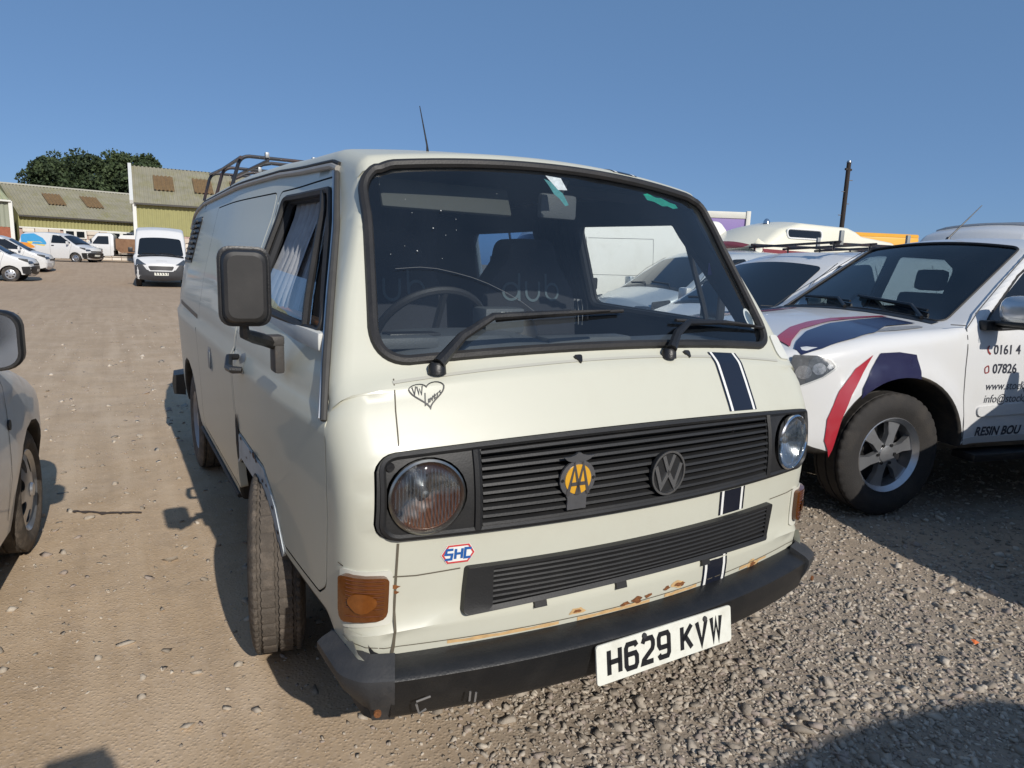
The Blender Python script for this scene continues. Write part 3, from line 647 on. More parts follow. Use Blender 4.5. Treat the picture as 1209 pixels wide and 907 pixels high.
# washer nozzles, wipers
for x, z in ((-.168, 1.159), (.264, 1.161)):
    patch('washer_nozzle', FR, fillet([(x - .016, z + .008), (x, z - .012), (x + .016, z + .008)], .004, 3), BLACKP, van, off=.008, depth=.01, sp=.01)
def wiper(P, tip0, tip1):
    """P: pivot to elbow to blade head in windscreen coordinates"""
    g = G(); p0 = FR(*P[0], .012)
    g.lathe([(-.015, .025), (.006, .023), (.015, .016), (.016, 0)], 12, axis='z', at=(p0[0], p0[1], p0[2]))
    o = g.obj('wiper', BLACKP, van)
    g = G(); g.tube([FR(*P[0], .03), FR(*P[1], .032), FR(*P[2], .028), FR(*P[3], .022)], [.017, .014, .011, .008], 8); g.obj('wiper_arm', BLACKP, o)
    bl = [(tip0[0] + (tip1[0] - tip0[0]) * k / 8, tip0[1] + (tip1[1] - tip0[1]) * k / 8) for k in range(9)]
    g = G(); g.tube([FR(a, b, .012) for a, b in bl], .006, 6); g.tube([FR(a, b, .020) for a, b in bl[1:8]], [.003, .005, .007, .009, .007, .005, .003], 6); g.obj('wiper_blade', RUBBER, o)
wiper([(-.601, 1.168), (-.52, 1.225), (-.415, 1.272), (-.16, 1.278)], (-.40, 1.268), (.045, 1.284))
wiper([(.172, 1.158), (.225, 1.21), (.30, 1.245), (.50, 1.254)], (.26, 1.258), (.735, 1.250))
# windscreen papers
patch('scraped_sticker', FR, [(.345, 1.700), (.37, 1.706), (.41, 1.697), (.44, 1.700), (.48, 1.690), (.513, 1.688), (.520, 1.675), (.49, 1.668), (.46, 1.673), (.43, 1.668), (.39, 1.679), (.355, 1.680)], M('green_tint', (.01, .22, .15), .5, 0, .4, 60), wsg, off=-.010, sp=.03)
patch('windscreen_paper', FR, [(-.078, 1.716), (-.020, 1.711), (-.008, 1.672), (-.045, 1.670)], M('paper_white', (.7, .7, .68), .6, 0, .5, 90), wsg, off=-.010)
patch('torn_sticker', FR, [(-.088, 1.704), (-.060, 1.694), (-.045, 1.672), (-.030, 1.660), (-.020, 1.622), (-.036, 1.618), (-.048, 1.640), (-.066, 1.655), (-.075, 1.680)], M('teal_paper', (.06, .22, .22), .6, 0, .5, 90), wsg, off=-.0105)
V, F = annulus(.026, .019); dd = patch('permit_disc', FR, disc(.700, 1.290, .026, 20, .036), PALE, wsg, off=-.010, sp=.03); patch('disc_centre', FR, disc(.700, 1.290, .019, 20, .027), M('slate_print', (.10, .14, .18), .5, 0, .5, 80), dd, off=-.0095, sp=.03)
V, F = stroke2d(densify([(-.646, 1.424), (-.577, 1.425), (-.53, 1.419), (-.484, 1.407), (-.435, 1.392), (-.391, 1.374), (-.342, 1.348), (-.298, 1.32), (-.248, 1.278)], .02), .0013); lay('glass_scratch', FR, V, F, M('scratch_white', (.075, .082, .09), .6), wsg, .0005)
for k, (x, z) in enumerate([(-.563, 1.579), (-.512, 1.533), (-.444, 1.526), (-.507, 1.446), (-.437, 1.558), (-.574, 1.47), (-.606, 1.485), (-.637, 1.665), (-.573, 1.619), (-.476, 1.584), (-.283, 1.638), (-.65, 1.464), (-.48, 1.512)]):
    r_ = .0009 + .0009 * (k % 4 == 1); patch('dirt_speck', FR, disc(x, z, r_, 7, r_ * .9), M('speck_pale', (.45, .46, .45), .7), wsg, off=.0008, sp=.01)
# bumper
def sweep(path, sec, name, mat, parent, angle=35):
    V = []; F = []; m = len(sec); n = len(path); P = [np.array(p, float) for p in path]
    for i in range(n):
        a, b = P[max(0, i - 1)], P[min(n - 1, i + 1)]; t = (b - a) / np.linalg.norm(b - a); nr = np.array([t[1], -t[0]])
        for d, z in sec: V.append((P[i][0] + nr[0] * d, P[i][1] + nr[1] * d, z))
    for i in range(n - 1): F += [(i * m + k, (i + 1) * m + k, (i + 1) * m + (k + 1) % m, i * m + (k + 1) % m) for k in range(m)]
    F += [tuple(range(m)), tuple((n - 1) * m + k for k in range(m))[::-1]]
    return mk(name, V, F, mat, parent, recalc=True, angle=angle)
SEC = [(-.13, .428), (-.085, .440), (-.006, .413), (.001, .405), (-.001, .395), (-.006, .36), (-.020, .302), (-.034, .286), (-.08, .280), (-.13, .30)]
mid = [(x, -.042 + .098 * (abs(x) / .80) ** 2.1) for x in np.linspace(-.785, .785, 25)]
bp = sweep(mid, SEC, 'front_bumper', BUMP, van)
for sx in (-1, 1):
    capp = fillet([(sx * .778, .0485), (sx * .850, .076), (sx * .885, .13), (sx * .893, .30)], [0, .06, .08, 0], 5, False)
    P = [np.array(p, float) for p in (capp if sx > 0 else capp[::-1])]; V = []; F = []; n = len(P)
    for i in range(n):
        a, b = P[max(0, i - 1)], P[min(n - 1, i + 1)]; t_ = (b - a) / np.linalg.norm(b - a); nr = np.array([t_[1], -t_[0]]); side_ = min(1.0, abs(nr[0]) * 1.3)
        for d, z in [(-.060, .448), (-.004, .424), (.008, .414), (.009, .398), (.004 - .012 * side_, .36), (-.010 - .045 * side_, .30), (-.022 - .055 * side_, .272), (-.060, .268)]:
            V.append((P[i][0] + nr[0] * d, P[i][1] + nr[1] * d, z))
    m = 8
    for i in range(n - 1): F += [(i * m + k, (i + 1) * m + k, (i + 1) * m + (k + 1) % m, i * m + (k + 1) % m) for k in range(m)]
    F += [tuple(range(m)), tuple((n - 1) * m + k for k in range(m))[::-1]]
    mk('bumper_end', V, F, GREYPL, bp, recalc=True, angle=40)
    g = G(); q = (sx * .845, .028); g.lathe([(-.004, .010), (-.010, .009), (-.010, 0)], 10, axis='y'); b = g.obj('bolt', RUST, bp); b.location = (sx * .82, .055, .335); b.rotation_euler = (0, 0, sx * .3)
g = G()
for P in ([(-.735, -.016, .405), (-.70, -.022, .412)], [(-.735, -.016, .398), (-.728, -.017, .372), (-.71, -.02, .38)], [(-.60, -.041, .405), (-.602, -.041, .38)], [(-.585, -.044, .40), (-.588, -.044, .375)]): g.tube([(p[0], p[1] + .032, p[2] - .045) for p in P], .003, 5)
g.obj('bumper_scar', M('scar_grey', (.16, .15, .14), .8), bp)
rb = sweep([(.95, 4.20), (.93, 4.45), (.80, 4.57), (0, 4.62), (-.80, 4.57), (-.93, 4.45), (-.95, 4.20)][::-1][::-1], [(-.08, .53), (0, .52), (.01, .46), (0, .38), (-.08, .37)], 'rear_bumper', BUMP, van)
# number plate
pl = empty('number_plate', (.020, -.0535, .3500), 0); pl.parent = van; pl.rotation_euler = (R(-9), 0, .0)
V, F = poly2(fillet([(-.26, -.0555), (.26, -.0555), (.26, .0555), (-.26, .0555)], .010, 4)); plaque('plate_panel', None, V, F, PLATE, pl, .005)
GL = {'H': [[(0, 0), (0, 1)], [(1, 0), (1, 1)], [(0, .5), (1, .5)]], '6': [[(1, .86), (.86, 1), (.14, 1), (0, .86), (0, .14), (.14, 0), (.86, 0), (1, .14), (1, .44), (.86, .58), (0, .58)]],
      '2': [[(0, .84), (.14, 1), (.86, 1), (1, .84), (1, .66), (.92, .52), (.08, .14), (0, 0), (1, 0)]], '9': [[(0, .14), (.14, 0), (.86, 0), (1, .14), (1, .86), (.86, 1), (.14, 1), (0, .86), (0, .56), (.14, .42), (1, .42)]],
      'K': [[(0, 0), (0, 1)], [(1, 1), (.08, .42)], [(.32, .58), (1, 0)]], 'V': [[(0, 1), (.5, 0), (1, 1)]], 'W': [[(0, 1), (.22, 0), (.5, .82), (.78, 0), (1, 1)]]}
x = -.218
for ch in 'H629 KVW':
    if ch == ' ': x += .030; continue
    for P in GL[ch]:
        V, F = stroke2d([(x + p[0] * .0385, -.034 + p[1] * .068) for p in P], .0145); plaque('plate_letter', None, V, F, BLACKINK, pl, .0012, .005)
    x += .0605
for bx, bz in ((-.09, .045), (.148, .038)):
    g = G(); g.lathe([(-.005, .009), (-.009, .008), (-.009, 0)], 10, axis='y', at=(bx, 0, bz)); g.obj('plate_bolt', GREYPL, pl)

# mirror on its arm (right flank), and its twin
def mirror(sg):
    a = [(.925, .66, 1.13), (.955, .70, 1.14), (.985, .76, 1.15), (.985, .79, 1.19)] if sg > 0 else [(sg * .915, .66, 1.165), (sg * .955, .62, 1.185), (sg * 1.00, .52, 1.205), (sg * 1.035, .44, 1.222), (sg * 1.038, .43, 1.25)]
    mo = empty('wing_mirror', (0, 0, 0)); mo.parent = van
    g = G(); g.tube(a, [.016, .018, .017, .014, .011][:len(a)], 8); g.obj('mirror_arm', BLACKP, mo)
    g = G(); g.box((sg * .912, .665, 1.135), (.028, .075, .10), 0, None, .008); g.box((sg * .925, .655, 1.18), (.055, .06, .03), 0, None, .008); g.obj('mirror_bracket', M('weathered_bracket', (.05, .046, .043), .6, 0, .2, 20, .1, 100, dirt=(.16, .10, .06), dscale=20, damt=.5), mo)
    hd = empty('mirror_head', (sg * 1.035, .42, 1.342) if sg < 0 else (.985, .79, 1.285), sg * (.10 if sg < 0 else 1.45)); hd.parent = mo
    g = G(); ring = lambda w_, h_, fl: fillet([(-w_, -h_), (w_, -h_), (w_, h_), (-w_, h_)], fl, 5)
    def loft(rows, mi=0):
        n = len(rows[0][0]); V = []; F = []
        for P, y in rows: V += [(p[0], y, p[1]) for p in P]
        for i in range(len(rows) - 1): F += [(i * n + k, i * n + (k + 1) % n, (i + 1) * n + (k + 1) % n, (i + 1) * n + k) for k in range(n)]
        F += [tuple(range(n)), tuple((len(rows) - 1) * n + k for k in range(n))[::-1]]; g.add(V, F, mi)
    loft([(ring(.040, .076, .022), -.034), (ring(.048, .084, .025), -.030), (ring(.054, .090, .026), -.012), (ring(.0545, .091, .026), .012)], 0)
    loft([(ring(.0565, .093, .028), -.006), (ring(.0615, .098, .03), -.004), (ring(.062, .0985, .03), .014), (ring(.056, .092, .028), .020)], 1)
    g.obj('mirror_shell', [M('mirror_back', (.017, .016, .0155), .48, 0, .1, 8, .02, 300, dirt=(.07, .065, .06), dscale=5, damt=.4), BLACKP], hd, angle=40)
    mk('mirror_glass', [(p[0], .0205, p[1]) for p in ring(.054, .090, .026)], [tuple(range(len(ring(.054, .090, .026))))], CHROME, hd)
mirror(-1); mirror(1)

# roof: aerial and rack
g = G(); g.tube([(-.395, .78, 1.76), (-.398, .782, 1.795), (-.418, .80, 1.918)], [.006, .003, .0014], 6); g.obj('aerial', BLACKP, van)
g = G()
RACKM = M('rack_enamel', (.022, .024, .032), .35, .3, .2, 10, dirt=(.14, .055, .025), dscale=9, damt=.6)
g = G()
for sx in (-1, 1): g.tube([(sx * .685, 3.84, 1.955), (sx * .690, 3.2, 1.93), (sx * .69, 2.56, 1.925)], .0095, 8)
rk = g.obj('roof_rack', RACKM, van)
for y, zf, zt in ((3.80, 1.775, 1.962), (3.20, 1.765, 1.940), (2.60, 1.768, 1.940)):
    P = fillet([(-.735, zf), (-.685, zt), (.685, zt), (.735, zf)], [0, .06, .06, 0], 5, False)
    g = G(); g.tube([(p[0], y, p[1]) for p in P], .0095, 8); g.obj('rack_hoop', RACKM, rk)
for y in (3.2, 3.8):
    g = G(); P = fillet([(-.52, y, 1.925), (-.44, y - .0, 1.985), (.44, y, 1.985), (.52, y, 1.925)], 0); g.tube([(-.53, y, 1.94), (-.46, y, 1.978), (-.41, y, 1.99), (.41, y, 1.99), (.46, y, 1.978), (.53, y, 1.94)], .011, 8); g.obj('rack_hoop', RACKM, rk)
for x in (-.55, -.2, .2, .55):
    g = G(); g.tube([(x, 3.82, 1.945), (x, 2.58, 1.925)], .009, 6); g.obj('rack_bar', RACKM, rk)
g = G()
for x, y in ((-.55, 2.6), (-.30, 2.6), (-.48, 3.2), (.3, 2.6)): g.box((x, y, 1.955 if y < 3 else 1.945), (.022, .03, .03), 0, None, .006)
g.obj('rack_clamp', M('rack_clamp_grey', (.30, .31, .32), .5, .6), rk)

# interior seen through the glass
cab = G()
cab.box((0, 2.2, .50), (1.66, 3.9, .04)); cab.box((0, .78, .86), (1.6, .95, .05))
cab.obj('cab_floor', INNER, van)
g = G(); V = []; F = []
prof = [(.30, 1.02), (.33, 1.135), (.42, 1.16), (.62, 1.165), (.70, 1.14), (.74, 1.08), (.70, .90)]
for k in range(17):
    x = -.74 + 1.48 * k / 16
    for a, z in prof: V.append((x, a + .06 * (abs(x) / .74) ** 2, z + (.045 * max(0, 1 - ((x + .38) / .30) ** 4) if .4 < a < .72 else 0)))
m = len(prof); F = [(k * m + i, (k + 1) * m + i, (k + 1) * m + i + 1, k * m + i + 1) for k in range(16) for i in range(m - 1)]
dash = G().add(V, F).obj('dashboard', TRIM, van, recalc=False)
g = G()
for x0 in (-.56, -.02): g.box((x0, .50, 1.176 + (.03 if x0 < -.3 else 0)), (.16, .07, .012), 0, None, .004)
g.box((-.62, .46, 1.19), (.22, .10, .035), 1, None, .012); g.box((.05, .47, 1.178), (.34, .09, .03), 1, None, .010)
g.obj('dash_vents', [BLACKP, TRIM], dash)
swc = Vector((-.37, .80, 1.175)); tilt = Matrix.Rotation(R(-52), 4, 'X')
g = G(); g.tube([swc + (tilt @ Vector((.195 * math.cos(2 * PI * k / 40), .195 * math.sin(2 * PI * k / 40), 0))) for k in range(40)], .014, 8, closed=True)
for an in (.3, PI - .3, -PI / 2): g.tube([swc - tilt @ Vector((0, 0, .03)), swc + tilt @ Vector((.19 * math.cos(an), .19 * math.sin(an), 0))], .014, 6)
g.tube([swc - tilt @ Vector((0, 0, .05)), swc - tilt @ Vector((0, 0, .32))], .03, 8)
g.obj('steering_wheel', RUBBER, van)
binn = G(); binn.box((-.20, .62, 1.235), (.15, .10, .085), 0, None, .012); bo = binn.obj('dash_box', TRIM, van)
V, F = text2d('SMC', .024, .001); lay('box_lettering', lambda a, b, o: (-.222 + a, .5695 - o, 1.248 + b), V, F, PALE, bo, .001)
def seat(x):
    s_ = empty('seat', (x, 1.28, .93)); s_.parent = van
    g = G(); g.box((0, -.20, .10), (.50, .52, .17), 0, None, .06); g.obj('cushion', SEATF, s_)
    out = fillet([(-.25, .08), (.25, .08), (.245, .36), (.130, .51), (.108, .605), (-.108, .605), (-.130, .51), (-.245, .36)], [.05, .05, .12, .06, .07, .07, .06, .12], 5)
    V2, T2 = cdt(out, (), .07); ce = np.array(out).mean(0)
    bulge = lambda p: .045 * max(0.0, 1 - (p[0] / .25) ** 2)
    lean = lambda z: .10 * (z - .1)
    n = len(V2); P = [(p[0], -.05 - bulge(p) + lean(p[1]), p[1]) for p in V2] + [(p[0], .07 + lean(p[1]), p[1]) for p in V2]; cnt = set()
    for t in T2:
        for i in range(3): cnt.add((t[i], t[(i + 1) % 3]))
    Fc = [tuple(t) for t in T2] + [tuple(n + i for i in t[::-1]) for t in T2] + [(b, a, a + n, b + n) for a, b in cnt if (b, a) not in cnt]
    mk('backrest', P, Fc, SEATF, s_, recalc=True, angle=70)
    fnb = lambda a, z, o: (a, -.05 - bulge((a, z)) + lean(z) - o, z)
    THREAD = M('thread_blue_grey', (.085, .115, .13), .9)
    V, F = [], []
    for P_ in ([(-.118 + .036 * math.cos(t), .375 + .036 * math.sin(t)) for t in np.linspace(0, 2 * PI, 21)], [(-.080, .335), (-.080, .455)],
               [(-.045, .42), (-.045, .375)] + [(-.012 + .033 * math.cos(t), .372 + .036 * math.sin(t)) for t in np.linspace(PI, 2 * PI, 11)] + [(.021, .42)],
               [(.058, .455), (.058, .375)], [(.095 + .036 * math.cos(t), .375 + .036 * math.sin(t)) for t in np.linspace(0, 2 * PI, 21)]):
        v, q = stroke2d(P_, .0115); F += [tuple(i + len(V) for i in z) for z in q]; V += list(v)
    lay('stitched_lettering', fnb, V, F, THREAD, s_, .003)
    return s_
seat(-.345); seat(.315)
# sun visors, interior mirror, screen header
g = G(); g.box((-.36, .70, 1.625), (.46, .018, .10), 0, Matrix.Rotation(R(-25), 3, 'X'), .008); g.obj('sun_visor', M('visor_vinyl', (.045, .047, .04), .7, 0, .1, 20), van)
g = G(); g.box((.36, .80, 1.70), (.46, .12, .018), 0, Matrix.Rotation(R(-10), 3, 'X'), .006); g.obj('sun_visor', INNER, van)
im = G(); im.box((.03, .64, 1.622), (.15, .030, .085), 0, None, .014); im.tube([(.04, .64, 1.66), (.04, .60, 1.71)], .008, 6); im.obj('rear_view_mirror', TRIM, van)
# curtains
def curtain(P0, P1, z0, z1, m_, n=46, amp=.016, name='curtain', pinch=0.0):
    V = []; F = []; nz = 12; d = Vector(P1) - Vector(P0); nr = Vector((-d.y, d.x)).normalized()
    for j in range(nz + 1):
        z = z0 + (z1 - z0) * j / nz; tz = j / nz
        for k in range(n + 1):
            q = k / n; pq = q * (1 - pinch * math.exp(-((tz - .12) / .35) ** 2)); p = Vector(P0) + d * pq; wv = amp * (math.sin(q * 34 + .6 * math.sin(tz * 3)) + .4 * math.sin(q * 71 + 1)) * (.6 + .4 * tz)
            V.append(((p.x + nr.x * wv) * (min(1.0, (VW_W(1.2, z) - .05) / (VW_W(1.2, 1.22) - .05)) if abs(p.x) > .6 else 1), p.y + nr.y * wv, z))
    m = n + 1; F = [(j * m + k, j * m + k + 1, (j + 1) * m + k + 1, (j + 1) * m + k) for j in range(nz) for k in range(n)]
    return mk(name, V, F, m_, van, recalc=False, angle=80)
curtain((-.80, 1.06), (-.80, 1.44), 1.22, 1.64, CURT, pinch=-.2); curtain((-.78, .98), (-.78, 1.14), 1.24, 1.66, CURT, n=20)
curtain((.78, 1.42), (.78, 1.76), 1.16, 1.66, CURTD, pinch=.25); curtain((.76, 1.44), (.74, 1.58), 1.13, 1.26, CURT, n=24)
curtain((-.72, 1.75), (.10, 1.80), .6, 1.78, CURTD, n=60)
# little things hanging and lying in the cab, plus a built window reflection
g = G(); g.tube([(.73, .57, 1.56), (.735, .575, 1.49)], .002, 4); g.box((.735, .575, 1.45), (.035, .006, .085), 0, None, .002); g.obj('air_freshener', M('lilac_card', (.17, .12, .33), .6, 0, .3, 60), van)
g = G(); g.box((-.835, .78, 1.200), (.05, .74, .05), 0, None, .01); g.box((-.80, .78, 1.235), (.03, .72, .018), 1, None, .004); g.obj('painted_reflection', [M('reflection_pale', (.55, .55, .52), .6, 0, .1, 20), M('reflection_orange', (.50, .16, .03), .6, 0, .2, 20)], van)  # pale block and orange strip added to imitate a reflection in the door glass
g = G(); g.lathe([(0, .07), (.03, .085), (.10, .06), (.13, 0)], 18, axis='z', at=(.02, .86, 1.12)); g.obj('gear_gaiter', RUBBER, van)

# wheels
wheel(van, (-.845, 1.075, .322), -1, .322, .182, .185, 'steel', R(-12), DUSTTYRE, 256, True)
wheel(van, (.83, 1.075, .322), 1, .322, .182, .185, 'steel', R(-12), DUSTTYRE, 72, True)
for sx in (-1, 1): wheel(van, (sx * .79, 3.52, .322), sx, .322, .182, .185, 'steel', 0, DUSTTYRE, 72, True)
g = G()
for y in (1.075, 3.52): g.tube([(-.7, y, .33), (.7, y, .33)], .045, 8)
g.tube([(-.66, .98, .42), (-.73, .55, .40), (-.74, .30, .37)], .012, 6); g.box((0, 2.3, .40), (1.3, 3.8, .16))
g.obj('chassis', UNDER, van)
g = G(); g.tube([(-.70, .88, .46), (-.76, .62, .44), (-.80, .36, .40), (-.81, .22, .37)], .008, 6); g.obj('brake_pipe', M('brassy_pipe', (.25, .20, .08), .5, .6), van)

# ---------------------------------------------------------------- the ground
def smooth(t): t = min(1.0, max(0.0, t)); return t * t * (3 - 2 * t)
def gz(x, y): return .66 * smooth((y - 33) / 14) * (1 - smooth((x - 2) / 8) * .5)
def gravelly(x, y):
    """0 on the packed dirt lane, 1 where loose stone lies"""
    n = noise.noise(Vector((x * .55, y * .55, 3.1))) * .7 + noise.noise(Vector((x * 1.7, y * 1.7, 8.3))) * .25
    lane = smooth((x + 1.22 - .22 * min(y, 6)) / 1.3)
    return min(1.0, max(0.0, lane * (.95 + n) + .30 * max(0, n) * (1 - lane)))
def axis_pts(lo, fa, fb, hi, st):
    mid = list(np.arange(fa, fb + st / 2, st)); a = []; b = []; d = st; q = fa
    while q > lo: d *= 1.22; q -= d; a.append(q)
    d = st; q = fb
    while q < hi: d *= 1.22; q += d; b.append(q)
    return np.array(a[::-1] + mid + b)
gx = axis_pts(-900, -4.0, 4.6, 900, .06); gy = axis_pts(-500, -2.0, 9.0, 1500, .06)
def relief(x, y):
    if abs(x) > 12 or y > 30 or y < -6: return 0.0
    h = .018 * noise.noise(Vector((x * .45, y * .45, 0))) + .009 * noise.noise(Vector((x * 1.9, y * 1.9, 5))) + .004 * noise.noise(Vector((x * 7, y * 7, 2)))
    for cx in (-1.52, -1.25): h -= .010 * math.exp(-((x - cx - .10 * math.sin(y * .6)) / .10) ** 2)
    return h - .006
V = [(x, y, gz(x, y) + relief(x, y)) for y in gy for x in gx]; nx_ = len(gx)
F = [(j * nx_ + i, j * nx_ + i + 1, (j + 1) * nx_ + i + 1, (j + 1) * nx_ + i) for j in range(len(gy) - 1) for i in range(nx_ - 1)]
GM = bpy.data.materials.new('yard_dirt'); GM.use_nodes = True; t = GM.node_tree; p = t.nodes['Principled BSDF']; p.inputs['Roughness'].default_value = .95; p.inputs['Specular IOR Level'].default_value = .15
tc = t.nodes.new('ShaderNodeTexCoord')
def nz(sc, det=6, rg=.6, src=None):
    n = t.nodes.new('ShaderNodeTexNoise'); n.inputs['Scale'].default_value = sc; n.inputs['Detail'].default_value = det; n.inputs['Roughness'].default_value = rg
    t.links.new(tc.outputs['Object'], n.inputs['Vector']); return n.outputs[0]
def mixc(fac, a, b):
    m = t.nodes.new('ShaderNodeMix'); m.data_type = 'RGBA'
    for k, v in ((6, a), (7, b)):
        if isinstance(v, tuple): m.inputs[k].default_value = (*v, 1)
        else: t.links.new(v, m.inputs[k])
    if isinstance(fac, float): m.inputs[0].default_value = fac
    else: t.links.new(fac, m.inputs[0])
    return m.outputs[2]
def ramp(v, a, b, lo=0.0, hi=1.0):
    m = t.nodes.new('ShaderNodeMapRange'); m.inputs[1].default_value = a; m.inputs[2].default_value = b; m.inputs[3].default_value = lo; m.inputs[4].default_value = hi; t.links.new(v, m.inputs[0]); return m.outputs[0]
vo = t.nodes.new('ShaderNodeTexVoronoi'); vo.inputs['Scale'].default_value = 34; t.links.new(tc.outputs['Object'], vo.inputs['Vector'])
vo2 = t.nodes.new('ShaderNodeTexVoronoi'); vo2.inputs['Scale'].default_value = 75; t.links.new(tc.outputs['Object'], vo2.inputs['Vector'])
c1 = mixc(ramp(nz(.35), .35, .7), (0.491, 0.365, 0.241), (0.402, 0.297, 0.195)); c2 = mixc(ramp(nz(2.2, 8), .45, .75), c1, (0.549, 0.425, 0.301))
c3 = mixc(ramp(nz(9, 8, .7), .5, .78, 0, .75), c2, (0.324, 0.246, 0.174)); c4 = mixc(ramp(nz(60, 4, .7), .52, .75, 0, .7), c3, (0.569, 0.456, 0.347))
c5 = mixc(ramp(vo.outputs['Distance'], .05, .30, .35, 0), c4, (0.549, 0.456, 0.374))
sp = t.nodes.new('ShaderNodeSeparateXYZ'); t.links.new(tc.outputs['Object'], sp.inputs[0])
mp = t.nodes.new('ShaderNodeMapping'); mp.inputs['Scale'].default_value = (3.2, .22, 1); t.links.new(tc.outputs['Object'], mp.inputs[0])
ns = t.nodes.new('ShaderNodeTexNoise'); ns.inputs['Scale'].default_value = 2.0; ns.inputs['Detail'].default_value = 5; t.links.new(mp.outputs[0], ns.inputs['Vector'])
c5 = mixc(ramp(ns.outputs[0], .50, .72, 0, .55), c5, (0.589, 0.461, 0.327)); c5 = mixc(ramp(ns.outputs[0], .46, .28, 0, .5), c5, (0.352, 0.260, 0.174))
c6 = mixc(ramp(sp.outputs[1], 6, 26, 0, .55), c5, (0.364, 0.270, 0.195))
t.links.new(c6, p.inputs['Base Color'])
ad = t.nodes.new('ShaderNodeMath'); ad.operation = 'ADD'; t.links.new(nz(11, 10, .72), ad.inputs[0]); t.links.new(ramp(vo2.outputs['Distance'], 0, .5, .5, 0), ad.inputs[1])
bu = t.nodes.new('ShaderNodeBump'); bu.inputs['Strength'].default_value = .32; bu.inputs['Distance'].default_value = .016; t.links.new(ad.outputs[0], bu.inputs['Height']); t.links.new(bu.outputs[0], p.inputs['Normal'])
at_ = t.nodes.new('ShaderNodeAttribute'); at_.attribute_name = 'stony'
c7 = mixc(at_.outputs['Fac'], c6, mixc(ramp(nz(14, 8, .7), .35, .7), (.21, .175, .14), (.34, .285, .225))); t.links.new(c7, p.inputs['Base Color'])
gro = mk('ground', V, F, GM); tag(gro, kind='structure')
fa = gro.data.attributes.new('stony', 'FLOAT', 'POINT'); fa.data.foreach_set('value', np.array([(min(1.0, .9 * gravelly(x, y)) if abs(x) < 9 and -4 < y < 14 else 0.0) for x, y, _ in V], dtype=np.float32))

# loose stone: tens of thousands of small rocks, one mesh
def rock_shapes(k):
    out = []
    for q in range(k):
        bm = bmesh.new(); sc = [1.0 + .5 * random.random(), .65 + .4 * random.random(), .40 + .3 * random.random()]
        for _ in range(11):
            d = Vector((random.gauss(0, 1), random.gauss(0, 1), random.gauss(0, 1))).normalized() * random.uniform(.8, 1.1); bm.verts.new((d.x * sc[0], d.y * sc[1], d.z * sc[2]))
        r_ = bmesh.ops.convex_hull(bm, input=bm.verts[:]); bmesh.ops.delete(bm, geom=[v for v in bm.verts if not v.link_faces], context='VERTS')
        bmesh.ops.triangulate(bm, faces=bm.faces[:]); bmesh.ops.recalc_face_normals(bm, faces=bm.faces[:]); bm.verts.index_update()
        out.append((np.array([v.co[:] for v in bm.verts]), np.array([[v.index for v in f_.verts] for f_ in bm.faces]))); bm.free()
    return out
ROCKS = rock_shapes(14)
def scatter(name, P, size, mats, midx):
    VV, FF, MM = [], [], []; k = 0
    for (x, y), s_, m_ in zip(P, size, midx):
        v, fc = ROCKS[random.randrange(14)]; a, b, c = random.uniform(0, 6.28), random.uniform(-.5, .5), random.uniform(-.5, .5)
        Rm = np.array(Matrix.Rotation(a, 3, 'Z') @ Matrix.Rotation(b, 3, 'X') @ Matrix.Rotation(c, 3, 'Y'))
        VV.append(v @ Rm.T * s_ + (x, y, gz(x, y) + relief(x, y) + s_ * .12)); FF.append(fc + k); MM.append(np.full(len(fc), m_)); k += len(v)
    VV = np.concatenate(VV); FF = np.concatenate(FF); MM = np.concatenate(MM)
    me = bpy.data.meshes.new(name); me.vertices.add(len(VV)); me.vertices.foreach_set('co', VV.ravel()); me.loops.add(FF.size); me.loops.foreach_set('vertex_index', FF.ravel().astype(np.int32))
    me.polygons.add(len(FF)); me.polygons.foreach_set('loop_start', (np.arange(len(FF)) * 3).astype(np.int32)); me.polygons.foreach_set('material_index', MM.astype(np.int32))
    for m in mats: me.materials.append(m)
    me.update(calc_edges=True); me.validate(); o = bpy.data.objects.new(name, me); COL.objects.link(o); return o
STONES = [M('stone_a', (.365, .315, .255), .9, 0, .3, 25, .3, 90), M('stone_b', (.26, .22, .175), .9, 0, .3, 25, .3, 90), M('stone_c', (.48, .42, .345), .9, 0, .25, 25, .3, 90), M('stone_d', (.31, .255, .215), .9, 0, .3, 25, .3, 90)]
P = []; size = []; mid_ = []
def add_stone(x, y, s_): P.append((x, y)); size.append(s_); mid_.append(RNG.choice(4, p=[.38, .28, .16, .18]))
for _ in range(430000):
    x, y = random.uniform(-3.2, 5.0), random.uniform(-1.3, 5.5)
    d = math.hypot(x + 1.32, y + 1.38)
    if d > 1.5 + abs(random.gauss(0, 2.6)): continue
    gq = gravelly(x, y)
    if random.random() < gq ** 1.4: add_stone(x, y, min(.030, (.0036 if random.random() < .65 else .0060) * math.exp(random.gauss(.25, .42)) * (1 + .30 * gq)))
for _ in range(26000):
    x, y = random.uniform(-3.6, 1.0), random.uniform(.2, 11)
    if random.random() < 1.2 / (1 + .25 * math.hypot(x + 1.3, y + 1.4)) * (.35 + .9 * max(0, noise.noise(Vector((x * .9, y * .9, 1.7))) + .3)): add_stone(x, y, .0036 * math.exp(random.gauss(.25, .5)))
for _ in range(130):
    x, y = random.uniform(-2.2, -.4), random.uniform(.6, 6); add_stone(x, y, random.uniform(.012, .026))
for _ in range(5200):
    x, y = random.uniform(-7, 7), random.uniform(-1, 22)
    if math.hypot(x + 1.3, y + 1.4) < 22: add_stone(x, y, .006 * math.exp(random.gauss(.25, .5)))
for _ in range(420):
    x, y = random.uniform(-4, 6), random.uniform(-1, 16); add_stone(x, y, random.uniform(.018, .04))
st_ = scatter('gravel', P, size, STONES, mid_); tag(st_, kind='stuff')

